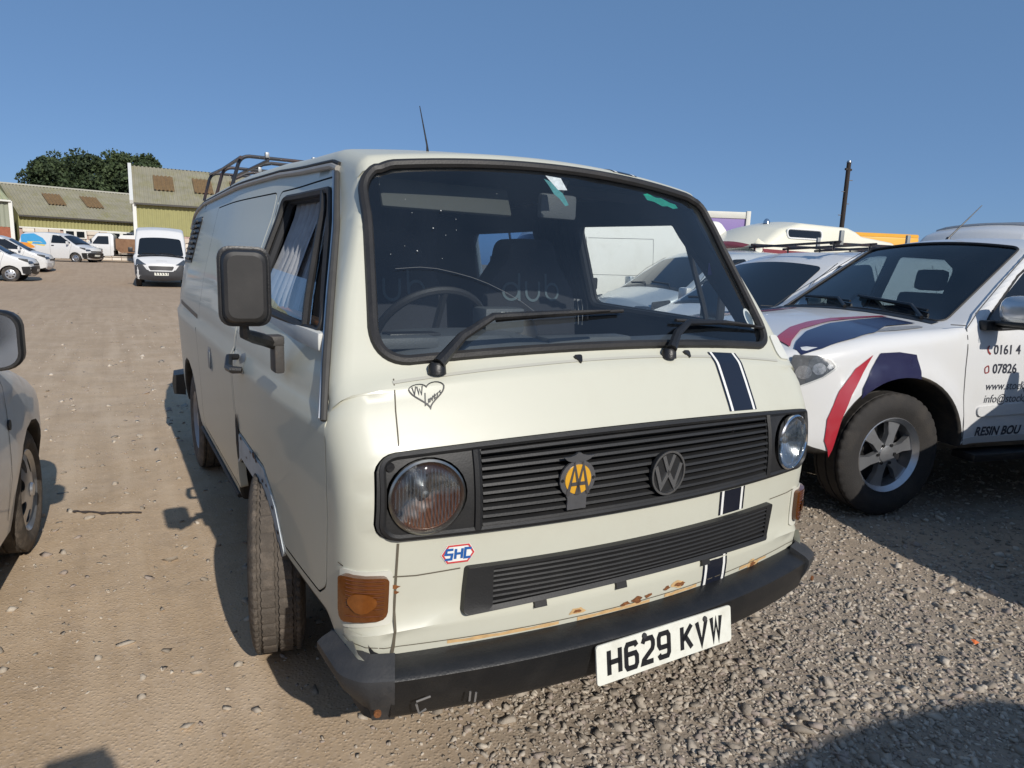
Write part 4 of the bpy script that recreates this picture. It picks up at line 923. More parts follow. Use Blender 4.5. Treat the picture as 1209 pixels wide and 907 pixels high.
# ---------------------------------------------------------------- the pickup beside the van
_nz = gridw([(.30, .90), (.45, .935), (.80, .930), (1.05, .915), (1.18, .875), (1.45, .765), (1.65, .685), (1.78, .62)])
def NAV_W(a, z):
    w_ = _nz(z)
    if a < -.25: w_ -= .13 * min(1, (-.25 - a) / .7) ** 2
    if z < 1.0:
        for ac in (0, 3.2):
            d = math.hypot(a - ac, z - .38); w_ += .028 * math.exp(-((d - .50) / .07) ** 2) * smooth((1.0 - z) / .15)
    return w_
NAV = Slab([(-.80, .34, 0, .10, .10), (-.93, .44, .05, .14, .12), (-.965, .62, .08, .14, .12), (-.935, .80, .06, .13, .12), (-.90, .97, .08, .11, .10), (-.82, 1.055, .12, .10, .07), (-.2, 1.135, .3, .09, .045), (.36, 1.185, .05, .08, .05),
            (.48, 1.215, .05, .06, .06), (1.17, 1.69, .12, .06, .05), (1.45, 1.738, .2, .08, .035), (2.35, 1.73, .2, .08, .035), (2.66, 1.68, .1, .08, .04), (2.80, 1.14, .03, .04, .02), (4.24, 1.14, .05, .04, .01), (4.30, .55, .05, .06, .02), (4.20, .45, .03, .03, .01), (3.70, .43, 0, .02, 0)]
           + arch(3.2, .42, .46, 22, .92) + [(2.70, .43, 0, .02, 0), (.50, .43, 0, .02, 0)] + arch(0, .42, .47, 26, .92) + [(-.56, .38, 0, .05, .03)], NAV_W, .07)
nv = empty('pickup_truck', (2.854, 1.744, 0), R(167.277 + 90), 'white pickup truck with red and navy stripes curving over its bonnet and wing', 'pickup truck')
NF, NU, NL, NR = NAV.front, NAV.upper, NAV.flank(1), NAV.flank(-1)
NWS = fillet([(-.735, .435), (.735, .435), (.615, 1.185), (-.615, 1.185)], [.06, .06, .07, .07], 5)     # (x, a) on the upper outline
nwh = [(x, NAV.ta(a)) for x, a in NWS]
NW1 = fillet([(.575, 1.125), (1.46, 1.165), (1.47, 1.615), (1.28, 1.61), (1.02, 1.47)], [.05, .03, .03, .08, .2])
NW2 = fillet([(1.56, 1.17), (2.30, 1.20), (2.28, 1.52), (2.10, 1.61), (1.57, 1.615)], [.03, .06, .08, .08, .03])
NAV.build(nv, WHITE, [nwh], ([NW1, NW2], [NW1, NW2]), name='body', sp=.055)
NAV.build(nv, INNER, [nwh], ([NW1, NW2], [NW1, NW2]), inset=.03, name='cabin_lining', sp=.12, under=INNER)
patch('windscreen', NU, grow(NWS, .004), NAVGL, nv, off=-.004, sp=.09)
g = G(); g.tube([NAV.at(i, x, .001) for x, i in [(p[0], NAV.ta(p[1])) for p in resample(NWS, .06)]], .009, 6, closed=True); g.obj('windscreen_seal', RUBBER, nv)
for fn in (NL, NR):
    for k, W_ in enumerate((NW1, NW2)):
        patch('side_window', fn, grow(W_, .004), NAVGL, nv, off=-.006)
        g = G(); ring_tube(g, fn, W_, .008, .001); g.obj('window_seal', RUBBER, nv)
    V, F = stroke2d(densify([(1.19, 1.64), (.86, 1.42), (.60, 1.24), (.485, 1.14), (.48, .9), (.49, .455)], .05), .007); lay('door_seam', fn, V, F, M('seam_grey', (.06, .06, .06), .8), nv, .001)
    V, F = stroke2d(densify([(1.515, 1.62), (1.515, 1.1), (1.50, .455)], .05), .007); lay('door_seam', fn, V, F, M('seam_grey'), nv, .001)
    V, F = stroke2d(densify([(.485, 1.155), (.42, 1.158), (.36, 1.16)], .05), .006); lay('wing_seam', fn, V, F, M('seam_grey'), nv, .001)
    patch('sill_trim', fn, fillet([(.50, .432), (2.70, .432), (2.70, .472), (.50, .472)], .008), M('sill_shade', (.45, .45, .44), .5), nv, off=.004, depth=.008)
    g = G(); g.box(Vector(fn(1.6, .36, .02)), (.16, 2.1, .05), 0, None, .015); g.obj('side_step', BLACKP, nv)
    P = fillet([(.62, .60), (1.35, .615), (1.35, .70), (.60, .66)], .03); patch('door_swage', fn, P, WHITE, nv, off=.012, depth=.014)
# mirror of the near door
for sg, fn in ((1, NL),):
    mo = empty('wing_mirror', (0, 0, 0)); mo.parent = nv
    g = G(); g.box(Vector(fn(.66, 1.155, .02)), (.06, .14, .06), 0, None, .012); g.box(Vector((sg * 1.0, .72, 1.165)), (.20, .07, .035), 0, None, .012); g.obj('mirror_foot', BLACKP, mo)
    g = G(); bm = bmesh.new(); bmesh.ops.create_cube(bm, size=1); bmesh.ops.subdivide_edges(bm, edges=bm.edges[:], cuts=4, use_grid_fill=True)
    for v in bm.verts:
        q = v.co * 2; n2 = (abs(q.x) ** 3.2 + abs(q.y) ** 3.2 + abs(q.z) ** 3.2) ** (1 / 3.2); q = q / max(n2, 1e-6) * max(abs(q.x), abs(q.y), abs(q.z))
        v.co = Vector((sg * 1.06 + q.x * .125, .70 + q.y * (.075 if q.y < 0 else .05), 1.26 + q.z * .088))
    me = bpy.data.meshes.new('mirror_shell'); bm.to_mesh(me); bm.free(); me.materials.append(M('mirror_silver', (.55, .56, .57), .25, .7, coat=.6)); o = bpy.data.objects.new('mirror_shell', me); COL.objects.link(o); o.parent = mo
    me.polygons.foreach_set('use_smooth', np.ones(len(me.polygons), bool))
    g = G(); g.box((sg * 1.05, .69, 1.180), (.22, .11, .025), 0, None, .01); g.obj('mirror_base', BLACKP, mo)
    g = G(); g.box((sg * 1.08, .628, 1.205), (.11, .02, .022), 0, None, .008); g.obj('repeater', CLEAR, mo)
    mk('mirror_glass', [(sg * 1.06 + x * .11, .7505, 1.26 + z * .072) for x, z in ((-1, -.8), (-.8, -1), (.8, -1), (1, -.8), (1, .8), (.8, 1), (-.8, 1), (-1, .8))], [tuple(range(8))], CHROME, mo)
    g = G(); g.box(Vector(fn(1.40, .93, .025)), (.02, .16, .028), 0, None, .008); g.obj('door_handle', CHROME, nv)
# wheel arch dark lip, wheels
for sg in (-1, 1):
    for a in (0, 3.2): wheel(nv, (sg * .80, a, .376), sg, .376, .25, .222, 'alloy6', 0, NTYRE, 160, True)
g = G()
for a in (0, 3.2): g.tube([(-.7, a, .40), (.7, a, .40)], .06, 8)
g.box((0, 1.7, .50), (1.3, 4.6, .18)); g.obj('chassis', UNDER, nv)
g = G(); g.box((0, 1.5, .62), (1.5, 2.2, .05)); g.obj('cab_floor', INNER, nv)
g = G(); g.box((0, .60, 1.06), (1.42, .46, .16), 0, None, .05); g.obj('dashboard', BLACKP, nv)
g = G(); sw = Vector((-.36, .98, 1.13)); tl = Matrix.Rotation(R(-62), 4, 'X')
g.tube([sw + (tl @ Vector((.18 * math.cos(2 * PI * k / 28), .18 * math.sin(2 * PI * k / 28), 0))) for k in range(28)], .015, 6, closed=True); g.tube([sw + tl @ Vector((-.17, 0, 0)), sw + tl @ Vector((.17, 0, 0))], .02, 6); g.obj('steering_wheel', RUBBER, nv)
for x in (-.37, .37):
    for a, zb in ((1.50, .70), (2.25, .72)):
        g = G(); g.box((x, a - .25, zb + .05), (.50, .5, .16), 0, None, .05); g.box((x, a + .02, zb + .34), (.48, .13, .56), 0, Matrix.Rotation(R(-12), 3, 'X'), .05); g.box((x, a + .10, zb + .72), (.26, .09, .17), 0, Matrix.Rotation(R(-8), 3, 'X'), .04); g.obj('seat', SEATF, nv)
g = G(); g.box((-.35, .62, 1.143), (.12, .02, .045)); g.obj('dash_paper', PALE, nv)
# front: lamps, grille, bumper
LAMPD = M('lamp_inside', (.11, .12, .135), .25, .4, .5, 30, dirt=(.30, .31, .33), dscale=16, damt=.9)
for sg in (1, -1):   # lamp unit wrapping the corner, set on the strip near its rounded edge
    lo_ = [(.60, .985), (.83, .985), (.885, .965), (.91, .93), (.90, .86), (.885, .80), (.78, .80), (.60, .86)]
    def LF(x, z, o, sg=sg): return NF(sg * x, z, o)
    hl = patch('headlight', LF, fillet([(.50, .83), (.66, .79), (.765, .795), (.80, .86), (.80, .96), (.77, .992), (.48, .992)], .02), CLEAR, nv, off=.014, depth=.018, sp=.05)
    patch('lamp_bowl', LF, fillet([(.505, .835), (.66, .795), (.76, .80), (.795, .86), (.795, .955), (.765, .988), (.485, .988)], .02), LAMPD, hl, off=.004, sp=.04)
    fl_ = NL if sg > 0 else NR
    ho = patch('headlight', fl_, fillet([(-.74, .985), (-.60, .983), (-.515, .962), (-.468, .918), (-.56, .855), (-.70, .80), (-.76, .86)], .015), CLEAR, nv, off=.012, depth=.014, sp=.05)
    patch('lamp_bowl', fl_, fillet([(-.74, .982), (-.60, .980), (-.52, .958), (-.478, .918), (-.56, .86), (-.70, .806), (-.755, .86)], .015), LAMPD, ho, off=.003, sp=.04)
    for ca, cz_, rr_ in ((-.585, .905, .042), (-.675, .885, .048), (-.520, .918, .018)):
        patch('lamp_reflector', fl_, disc(ca, cz_, rr_, 18, rr_ * .80), M('lamp_mirror', (.42, .43, .45), .2, .9, .6, 45), ho, off=.0055, sp=.03)
    # curved stripes: bonnet, then wing
    UP = lambda x, a, o, sg=sg: NU(sg * x, a, o)
    patch('red_stripe', UP, [(.60, -.66), (.559, -.612), (.422, -.414), (.359, -.237), (.317, -.013), (.36, .20), (.40, .33), (.44, .34), (.416, .224), (.405, .06), (.414, -.1), (.462, -.236), (.511, -.404), (.683, -.614), (.76, -.69)], RED2, nv, off=.006, sp=.07)
    patch('navy_stripe', UP, [(.79, -.69), (.70, -.592), (.564, -.408), (.473, -.153), (.446, .10), (.455, .30), (.69, .30), (.683, .073), (.80, -.12), (.835, -.30), (.842, -.55), (.83, -.69)], NAVY2, nv, off=.006, sp=.07)
    patch('bonnet_vent', UP, fillet([(.775, -.126), (.711, .077), (.74, .27), (.79, .26), (.80, .047)], .02), M('vent_mesh', (.30, .30, .30), .5, .3, .6, 120), nv, off=.004, sp=.05)
    patch('red_stripe', fl_, [(-.239, .987), (-.354, .911), (-.455, .781), (-.517, .621), (-.529, .499), (-.49, .40), (-.468, .49), (-.44, .624), (-.385, .759), (-.305, .887)], RED2, nv, off=.006, sp=.06)
    AR = [(.475 * math.cos(t), .42 + .475 * .92 * math.sin(t)) for t in np.linspace(R(77), R(133), 9)]
    patch('navy_stripe', fl_, [(-.187, .997), (-.05, 1.002), (.081, .986), (.10, .93)] + [(-a if False else a, z) for a, z in AR] + [(-.315, .80), (-.291, .84), (-.238, .924)], NAVY2, nv, off=.006, sp=.05)
patch('grille', NF, fillet([(-.44, .78), (.44, .78), (.44, 1.0), (-.44, 1.0)], .05), CHROME, nv, off=.01, depth=.02)
patch('bumper_intake', NF, fillet([(-.5, .44), (.5, .44), (.55, .60), (-.55, .60)], .05), BLACKP, nv, off=.004, depth=.01)
NAVLAMP = True
# aerial, wipers
g = G(); p = NU(-.30, 1.62, 0); g.tube([p, (p[0], p[1] + .02, p[2] + .03)], .016, 8); g.tube([(p[0], p[1] + .02, p[2] + .03), (p[0] + .02, p[1] + .30, p[2] + .30)], [.007, .003], 6); g.obj('aerial', BLACKP, nv)
for x0, x1 in ((.62, -.02), (-.02, -.60)):
    g = G(); g.tube([NU(x0, .42, .015), NU(x0 - .18, .53, .022), NU(x1, .56, .018)], .012, 6); g.tube([NU(x0 - .05, .515, .012), NU(x1 - .04, .575, .012)], .009, 6); g.obj('wiper', BLACKP, nv)
g = G(); patch('cowl', NU, [(-.74, .375), (.74, .375), (.735, .43), (-.735, .43)], BLACKP, nv, off=.004, sp=.08)
# lettering on the door
def word(s_, a, z, size, mat, off_=.0, shear=0.0, par=nv, fn=NL):
    V, F = text2d(s_, size, off_, shear); lay('door_lettering', lambda u, v, o: fn(a + u, z + v, o), V, F, mat, par, .0022)
INK = M('charcoal_print', (.035, .037, .05), .4); INKR = M('maroon_print', (.24, .04, .04), .4)
word('0161 4', .695, .985, .082, INK, .0012); word('07826', .70, .868, .082, INK, .0018); word('www.stockpo', .655, .765, .072, INK, 0, .15); word('info@stockpo', .655, .685, .072, INK, 0, .15); word('RESIN BOU', .615, .478, .078, INK, .0025, .25)
V, F = stroke2d([(.655, 1.038), (.645, 1.02), (.652, 1.0), (.672, .985)], .012); lay('phone_symbol', NL, V, F, INKR, nv, .0022)
V, F = stroke2d(fillet([(.635, .90), (.665, .92), (.672, .875), (.64, .868)], .01), .008, True); lay('phone_symbol', NL, V, F, INKR, nv, .0022)

# ---------------------------------------------------------------- other vehicles
def shell(ctrl, W, step=.09): return Slab(ctrl, W, step)
PV = shell([(-.80, .26, 0, .10, .08), (-.94, .42, .05, .16, .14), (-.96, .68, .06, .16, .14), (-.90, .98, .10, .14, .12), (-.55, 1.20, .2, .10, .08), (-.38, 1.28, .05, .09, .08), (.36, 2.06, .10, .09, .09), (.62, 2.36, .25, .14, .07), (1.05, 2.48, .3, .13, .05), (2.0, 2.52, .3, .12, .04), (4.25, 2.50, .2, .12, .04), (4.40, 2.30, .1, .08, .03), (4.44, .50, .06, .06, .02), (4.30, .36, .03, .03, 0), (3.90, .36, 0, .02, 0)] + arch(3.45, .34, .42, 8, 1) + [(3.0, .34, 0, .02, 0), (.46, .34, 0, .02, 0)] + arch(0, .34, .42, 8, 1) + [(-.50, .28, 0, .04, .03)],
           lambda a, z: gridw([(.3, .96), (.5, 1.0), (1.2, 1.02), (1.9, .97), (2.52, .88)])(z) - (.14 * min(1, (-.15 - a) / .8) ** 2 if a < -.15 else 0) - (.06 * min(1, (1.1 - a) / 1.2) if a < 1.1 and z > 1.25 else 0))
SVN = shell([(-.66, .22, 0, .08, .06), (-.80, .34, .05, .16, .12), (-.85, .55, .06, .16, .12), (-.83, .80, .08, .14, .12), (-.72, .96, .12, .12, .10), (-.15, 1.115, .2, .10, .06), (.0, 1.16, .05, .08, .06), (.80, 1.68, .12, .07, .07), (1.15, 1.79, .25, .12, .05), (2.0, 1.83, .3, .11, .04), (3.20, 1.80, .2, .10, .04), (3.46, 1.62, .15, .09, .05), (3.58, 1.0, .1, .10, .04), (3.55, .36, .05, .06, .02), (3.40, .27, .03, .03, 0), (3.18, .27, 0, .02, 0)] + arch(2.78, .28, .37, 8, 1) + [(2.38, .25, 0, .02, 0), (.40, .25, 0, .02, 0)] + arch(0, .28, .37, 8, 1) + [(-.44, .24, 0, .04, .02)],
            lambda a, z: gridw([(.25, .86), (.6, .90), (1.0, .905), (1.16, .875), (1.6, .745), (1.83, .66)])(z) - (.13 * min(1, (-.1 - a) / .75) ** 2 if a < -.1 else 0))
CAR = shell([(-.62, .20, 0, .08, .06), (-.74, .32, .05, .18, .14), (-.78, .50, .06, .18, .14), (-.74, .70, .10, .16, .14), (-.55, .82, .15, .13, .10), (.05, .955, .2, .10, .07), (.25, .99, .05, .08, .06), (.95, 1.42, .12, .07, .08), (1.3, 1.50, .25, .12, .06), (2.2, 1.49, .3, .11, .06), (2.75, 1.36, .15, .10, .06), (3.05, .92, .10, .10, .06), (3.08, .40, .06, .08, .05), (2.95, .28, .03, .03, .02), (2.85, .26, 0, .02, 0)] + arch(2.50, .27, .335, 8, 1) + [(2.14, .21, 0, .02, 0), (.37, .21, 0, .02, 0)] + arch(0, .27, .335, 10, 1) + [(-.40, .22, 0, .04, .02)],
            lambda a, z: gridw([(.2, .79), (.5, .835), (.85, .83), (.98, .80), (1.3, .69), (1.5, .60)])(z) - (.16 * min(1, (-.05 - a) / .75) ** 2 if a < -.05 else 0))
def windows_on(sl_, root, wins, ws, ws_up=True, glass=DARKGL, sides=(1, -1)):
    fn = sl_.upper if ws_up else sl_.front
    patch('windscreen', fn, ws, glass, root, off=.004, sp=.12)
    for sg in sides:
        fl = sl_.flank(sg)
        for w_ in wins: patch('side_window', fl, w_, glass, root, off=.004, sp=.15)
def seams_on(sl_, root, lines, sides=(1, -1), wd=.008):
    for sg in sides:
        for ln in lines:
            V, F = stroke2d(densify(ln, .08), wd); lay('door_seam', sl_.flank(sg), V, F, M('seam_grey', (.06, .06, .06), .8), root, .0015)
def simple_mirror(root, x, a, z, mat=BLACKP, sides=(1, -1)):
    for sg in sides:
        g = G(); g.box((sg * (x + .12), a, z), (.17, .09, .20), 0, None, .03); g.box((sg * (x + .02), a + .02, z - .07), (.16, .05, .05), 0, None, .012); g.obj('wing_mirror', mat, root)
def plate_on(sl_, root, z, h=.055, mat=PLATE, txt=True):
    p = patch('number_plate', sl_.front, rect(-.26, .26, z - h, z + h, .01), mat, root, off=.012, depth=.012, sp=.1)
def chassis_on(root, tw, a1, zc, L0, L1):
    g = G(); g.box((0, (L0 + L1) / 2, zc), (tw * 1.5, L1 - L0, .14)); g.obj('chassis', UNDER, root)

def panel_van(loc, rz, label, group, grey_face=True, ribs=False, mat=WHITE, lite=False):
    o = empty('panel_van', loc, rz, label, 'van', group)
    PV.build(o, mat, sp=.2)
    PF = PV.front
    windows_on(PV, o, [fillet([(.02, 1.36), (.55, 1.90), (1.02, 1.92), (1.04, 1.34)], .06)], fillet([(-.86, -.33), (.86, -.33), (.77, .34), (-.77, .34)], [.08, .08, .1, .1]))
    patch('cowl', PV.upper, fillet([(-.86, -.42), (.86, -.42), (.86, -.335), (-.86, -.335)], .03), BLACKP, o, off=.006, sp=.12)
    for x0, x1 in ((.55, -.05), (-.15, -.70)):
        g = G(); g.tube([PV.upper(x0, -.38, .02), PV.upper(x0 - .1, -.30, .02), PV.upper(x1, -.27, .015)], .012, 5); g.obj('wiper', BLACKP, o)
    if grey_face:
        patch('bumper', PF, fillet([(-.93, .27), (.93, .27), (.93, .98), (.72, 1.0), (.52, .72), (-.52, .72), (-.72, 1.0), (-.93, .98)], .05), M('bumper_slate', (.035, .036, .04), .55, 0, .2, 10), o, off=.012, depth=.015, sp=.1)
        patch('grille_surround', PF, fillet([(-.56, .90), (.56, .90), (.44, .66), (-.44, .66)][::-1], .05), WHITE, o, off=.020, depth=.022, sp=.1)
        patch('grille', PF, fillet([(-.49, .87), (.49, .87), (.40, .70), (-.40, .70)][::-1], .04), GRILLE, o, off=.024, depth=.01, sp=.1)
        for sx in (-1, 1): patch('headlight', PF, fillet([(sx * .50, .93), (sx * .88, .93), (sx * .90, 1.19), (sx * .84, 1.20)][::sx], .03), M('lamp_face', (.12, .13, .14), .12, .6, .6, 12, coat=1), o, off=.010, depth=.01, sp=.08)
        plate_on(PV, o, .55)
        for k in range(9):
            V, F = stroke2d([(-.18 + k * .045, 1.085), (-.155 + k * .045, 1.085)], .03); lay('bonnet_letter', PF, V, F, M('pale_grey_print', (.45, .45, .45), .4), o, .004)
    seams_on(PV, o, [[(1.10, .45), (1.10, 1.3), (1.06, 2.0)], [(1.10, 1.98), (2.55, 2.02), (2.55, .42)], [(-.1, 1.30), (.05, 1.0), (.15, .75)], [(1.12, 1.30), (4.35, 1.32)], [(1.12, .86), (4.35, .86)]])
    for sg in (1, -1):
        fl = PV.flank(sg)
        patch('door_handle', fl, rect(.86, 1.02, 1.10, 1.15, .02), BLACKP, o, off=.03, depth=.03); patch('door_handle', fl, rect(1.20, 1.30, 1.02, 1.24, .03), BLACKP, o, off=.03, depth=.03)
        patch('rubbing_strip', fl, rect(.50, 2.95, .56, .70, .03), BLACKP, o, off=.018, depth=.02, sp=.2)
        for a in (0, 3.45): wheel(o, (sg * .86, a, .34), sg, .34, .22, .20, 'steel', 0, TYRE, 40, False, True)
    simple_mirror(o, .99, -.02, 1.50)
    if ribs:
        for k in range(8):
            g = G(); a = 1.0 + k * .42; g.tube([PV.upper(x, a, .004) for x in np.linspace(-.84, .84, 13)], .030, 6); g.obj('roof_rib', M('rib_shade_grey', (.34, .36, .38), .4), o)  # ribs coloured grey to paint in their shade against the white roof
    chassis_on(o, .9, 0, .42, -.4, 4.2)
    return o
def small_van(loc, rz, label, group, mat=WHITE, black_nose=True, glass=DARKGL, lamp=True):
    o = empty('small_van', loc, rz, label, 'van', group)
    SVN.build(o, mat, sp=.2); SF = SVN.front
    windows_on(SVN, o, [fillet([(.17, 1.165), (.93, 1.63), (1.42, 1.66), (1.46, 1.17)], .05)], fillet([(-.77, .03), (.77, .03), (.645, .77), (-.645, .77)], [.06, .06, .08, .08]), glass=glass)
    patch('cowl', SVN.upper, rect(-.76, .76, -.05, .028, .02), BLACKP, o, off=.005, sp=.12)
    for x0, x1 in ((.5, -.08), (-.12, -.66)):
        g = G(); g.tube([SVN.upper(x0, -.01, .02), SVN.upper(x0 - .1, .07, .02), SVN.upper(x1, .10, .015)], .010, 5); g.obj('wiper', BLACKP, o)
    if black_nose: patch('bumper', SF, fillet([(-.86, .30), (.86, .30), (.86, .60), (.60, .66), (-.60, .66), (-.86, .60)], .05), BLACKP, o, off=.012, depth=.015, sp=.1)
    patch('grille', SF, fillet([(-.52, .68), (.52, .68), (.55, .76), (-.55, .76)], .03), GRILLE, o, off=.008, depth=.01, sp=.1)
    for sx in (-1, 1):
        patch('headlight', SF, fillet([(sx * .50, .78), (sx * .80, .74), (sx * .80, .93), (sx * .55, .88)][::sx], .03), M('lamp_face', (.12, .13, .14), .12, .6, .6, 12, coat=1), o, off=.010, depth=.01, sp=.08)
        fl = SVN.flank(sx)
        patch('headlight', fl, fillet([(-.64, .80), (-.30, .93), (-.34, .97), (-.64, .93)], .02), M('lamp_face'), o, off=.008, depth=.01, sp=.08)
        if black_nose: patch('bumper_corner', fl, fillet([(-.70, .30), (-.43, .34), (-.40, .62), (-.70, .64)], .03), BLACKP, o, off=.010, depth=.012, sp=.1)
        patch('door_handle', fl, rect(1.26, 1.42, 1.0, 1.05, .02), BLACKP, o, off=.025, depth=.025)
        for a in (0, 2.78): wheel(o, (sx * .78, a, .31), sx, .31, .20, .19, 'cover', 0, TYRE, 40, False, True)
    plate_on(SVN, o, .48)
    seams_on(SVN, o, [[(1.50, .38), (1.52, 1.2), (1.48, 1.70)], [(.35, .45), (.28, .8), (.16, 1.14), (.55, 1.46), (.92, 1.66)], [(2.40, .68), (2.44, 1.70)]])
    simple_mirror(o, .90, .35, 1.20, mat)
    chassis_on(o, .85, 0, .36, -.3, 3.3)
    return o
def hatchback(loc, rz, label, mat, cat='car', name='hatchback_car', cover=True, detail=False, group=None):
    o = empty(name, loc, rz, label, cat, group)
    CAR.build(o, mat, sp=.12); CF = CAR.front
    windows_on(CAR, o, [fillet([(.52, 1.00), (1.05, 1.36), (1.42, 1.40), (1.46, 1.0)], .05), fillet([(1.53, 1.0), (1.52, 1.40), (2.1, 1.38), (2.38, 1.06), (2.35, 1.02)], .05)], fillet([(-.68, .28), (.68, .28), (.57, .93), (-.57, .93)], [.06, .06, .08, .08]))
    for sx in (-1, 1):
        patch('headlight', CF, fillet([(sx * .36, .64), (sx * .72, .60), (sx * .74, .78), (sx * .50, .76)][::sx], .04), M('lamp_face', (.12, .13, .14), .12, .6, .6, 12, coat=1), o, off=.010, depth=.01, sp=.08)
        fl = CAR.flank(sx)
        patch('side_repeater', fl, disc(.435, .70, .022, 14, .022), AMBER if not detail else BLACKP, o, off=.008, depth=.01, sp=.03)
        patch('door_handle', fl, rect(1.30, 1.45, .80, .85, .02), mat, o, off=.025, depth=.025)
        for a in (0, 2.50): wheel(o, (sx * .725, a, .288), sx, .288, .175, .185, 'cover' if cover else 'steel', 0, DUSTTYRE if detail else TYRE, 72 if detail else 40, detail, not detail)
    patch('bumper_intake', CF, fillet([(-.45, .30), (.45, .30), (.50, .42), (-.50, .42)], .04), BLACKP, o, off=.008, depth=.01, sp=.1)
    patch('grille', CF, fillet([(-.34, .56), (.34, .56), (.38, .64), (-.38, .64)], .03), GRILLE, o, off=.008, depth=.01, sp=.1)
    plate_on(CAR, o, .48)
    seams_on(CAR, o, [[(.46, .30), (.44, .75), (.47, .97), (.95, 1.33), (1.05, 1.40)], [(1.49, .30), (1.49, 1.40)]], wd=.006)
    chassis_on(o, .75, 0, .30, -.3, 2.8)
    return o
G_ROW = 'vans and cars parked in the row beside the pickup'; G_FAR = 'white vehicles parked at the far end of the yard'
# nearest on the left, seen in part: silver car facing away
sc = hatchback((-2.505, 2.50, 0), PI - R(5), 'silver hatchback car facing away, only its front wheel, wing and mirror in view', SILVER, detail=True)
for sg in (1, -1):
    mo = empty('wing_mirror', (0, 0, 0)); mo.parent = sc
    mx0 = sg * .872
    g = G(); P = fillet([(-.085, -.085), (.085, -.085), (.085, .085), (-.085, .085)], .045, 5); rows = [(.6, -.075), (.9, -.055), (1.0, -.02), (1.02, .035), (.97, .045)]
    V = []; F = []; n = len(P)
    for k_, y in rows: V += [(mx0 + p[0] * k_ * 1.5, .92 + y, 1.105 + p[1] * k_ * 1.2) for p in P]
    for i in range(len(rows) - 1): F += [(i * n + k, i * n + (k + 1) % n, (i + 1) * n + (k + 1) % n, (i + 1) * n + k) for k in range(n)]
    F += [tuple(range(n)), tuple(4 * n + k for k in range(n))[::-1]]
    g.add(V, F); g.box((sg * .80, .92, 1.0), (.16, .05, .05), 0, None, .015); g.obj('mirror_shell', BLACKP, mo, recalc=True)
    mk('mirror_glass', [(mx0 + p[0] * 1.36, .9665, 1.105 + p[1] * 1.08) for p in P], [tuple(range(n))], CHROME, mo)
# the row beside the pickup
cv = small_van((4.45, 3.97, 0), R(174 + 90), 'white van with a ladder rack on its roof, directly behind the pickup', G_ROW, WHITE, False, DARKGL)
cv.scale = (1, 1, .94)
rack = empty('ladder_rack', (0, 0, 0)); rack.parent = cv
for y0 in (-.58, .58):
    g = G(); g.tube([(y0, .95, 1.88), (y0, 3.35, 1.90)], .018, 6); g.obj('rack_rail', RACKM, rack)
for a in (1.0, 1.55, 2.1, 2.65, 3.2):
    g = G(); g.tube([(-.66, a, 1.85), (.66, a, 1.90)], .016, 6); g.tube([(-.58, a, 1.88), (-.58, a, 1.80)], .012, 5); g.tube([(.58, a, 1.88), (.58, a, 1.80)], .012, 5); g.obj('rack_bar', RACKM, rack)
for a, x in ((1.05, .62), (2.1, -.62), (3.2, .62), (2.1, .62)):
    g = G(); g.box((x, a, 1.95), (.03, .05, .16), 0, None, .006); g.obj('rack_post', M('rack_post_grey', (.30, .31, .30), .5, .3), rack)
bv = small_van((6.6, 7.5, 0), R(178 + 90), 'silver grey van seen through the camper windscreen between two white vans', G_ROW, M('pale_silver_paint', (.50, .54, .56), .3, .4, .03, 3, coat=.5), False)
av = panel_van((5.55, 10.3, 0), R(172 + 90), 'white high panel van side on, seen through the side window of the camper', G_ROW, True, False, WHITE2)
rv = panel_van((10.15, 4.70, -.12), R(172 + 90), 'white panel van with ribbed roof standing behind the pickup cab', G_ROW, True, True, WHITE)
# shade casters parked outside the frame: next in the row, and one behind the photographer
ev = small_van((3.0, -1.05, 0), R(170 + 90), 'white small van next to the pickup, casting shade on its door', G_ROW, WHITE, True)
ov = panel_van((.47, -3.38, 0), PI, 'white high van parked behind the camera, casting shade on the gravel', G_ROW)
# far end of the yard
bx = panel_van((.62, 31.2, 0), R(-4), 'white high roofed van facing the camera with dark bumper, by the olive shed', G_FAR)
l1 = small_van((-4.72, 34.4, .02), R(90 - 6), 'white van with black lower bumper, nearest of the two at the left edge', G_FAR)
l2 = small_van((-4.45, 39.6, .17), R(90 - 6), 'white van with white bumper, behind the nearest van at the left edge', G_FAR, WHITE, False)
bl = small_van((-2.55, 49.4, .60), R(90 - 32), 'white small van with rainbow coloured swooshes on its rear side', G_FAR)
for nm, pts, c in (('sky_blue', [(1.6, 1.05), (3.3, 1.1), (3.4, 1.65), (2.6, 1.72), (2.0, 1.45)], (.06, .30, .55)), ('orange', [(2.3, .85), (3.45, .80), (3.45, 1.18), (2.8, 1.12)], (.75, .28, .03)), ('yellow', [(1.7, .95), (2.8, 1.10), (3.0, 1.22), (2.1, 1.22)], (.75, .55, .08)), ('red', [(2.9, .55), (3.45, .55), (3.45, .86), (3.1, .84)], (.60, .04, .03))):
    patch(nm + '_swoosh', SVN.flank(-1), fillet(pts, .15), M(nm + '_vinyl', c, .35, 0, .1, 4), bl, off=.006, sp=.15)
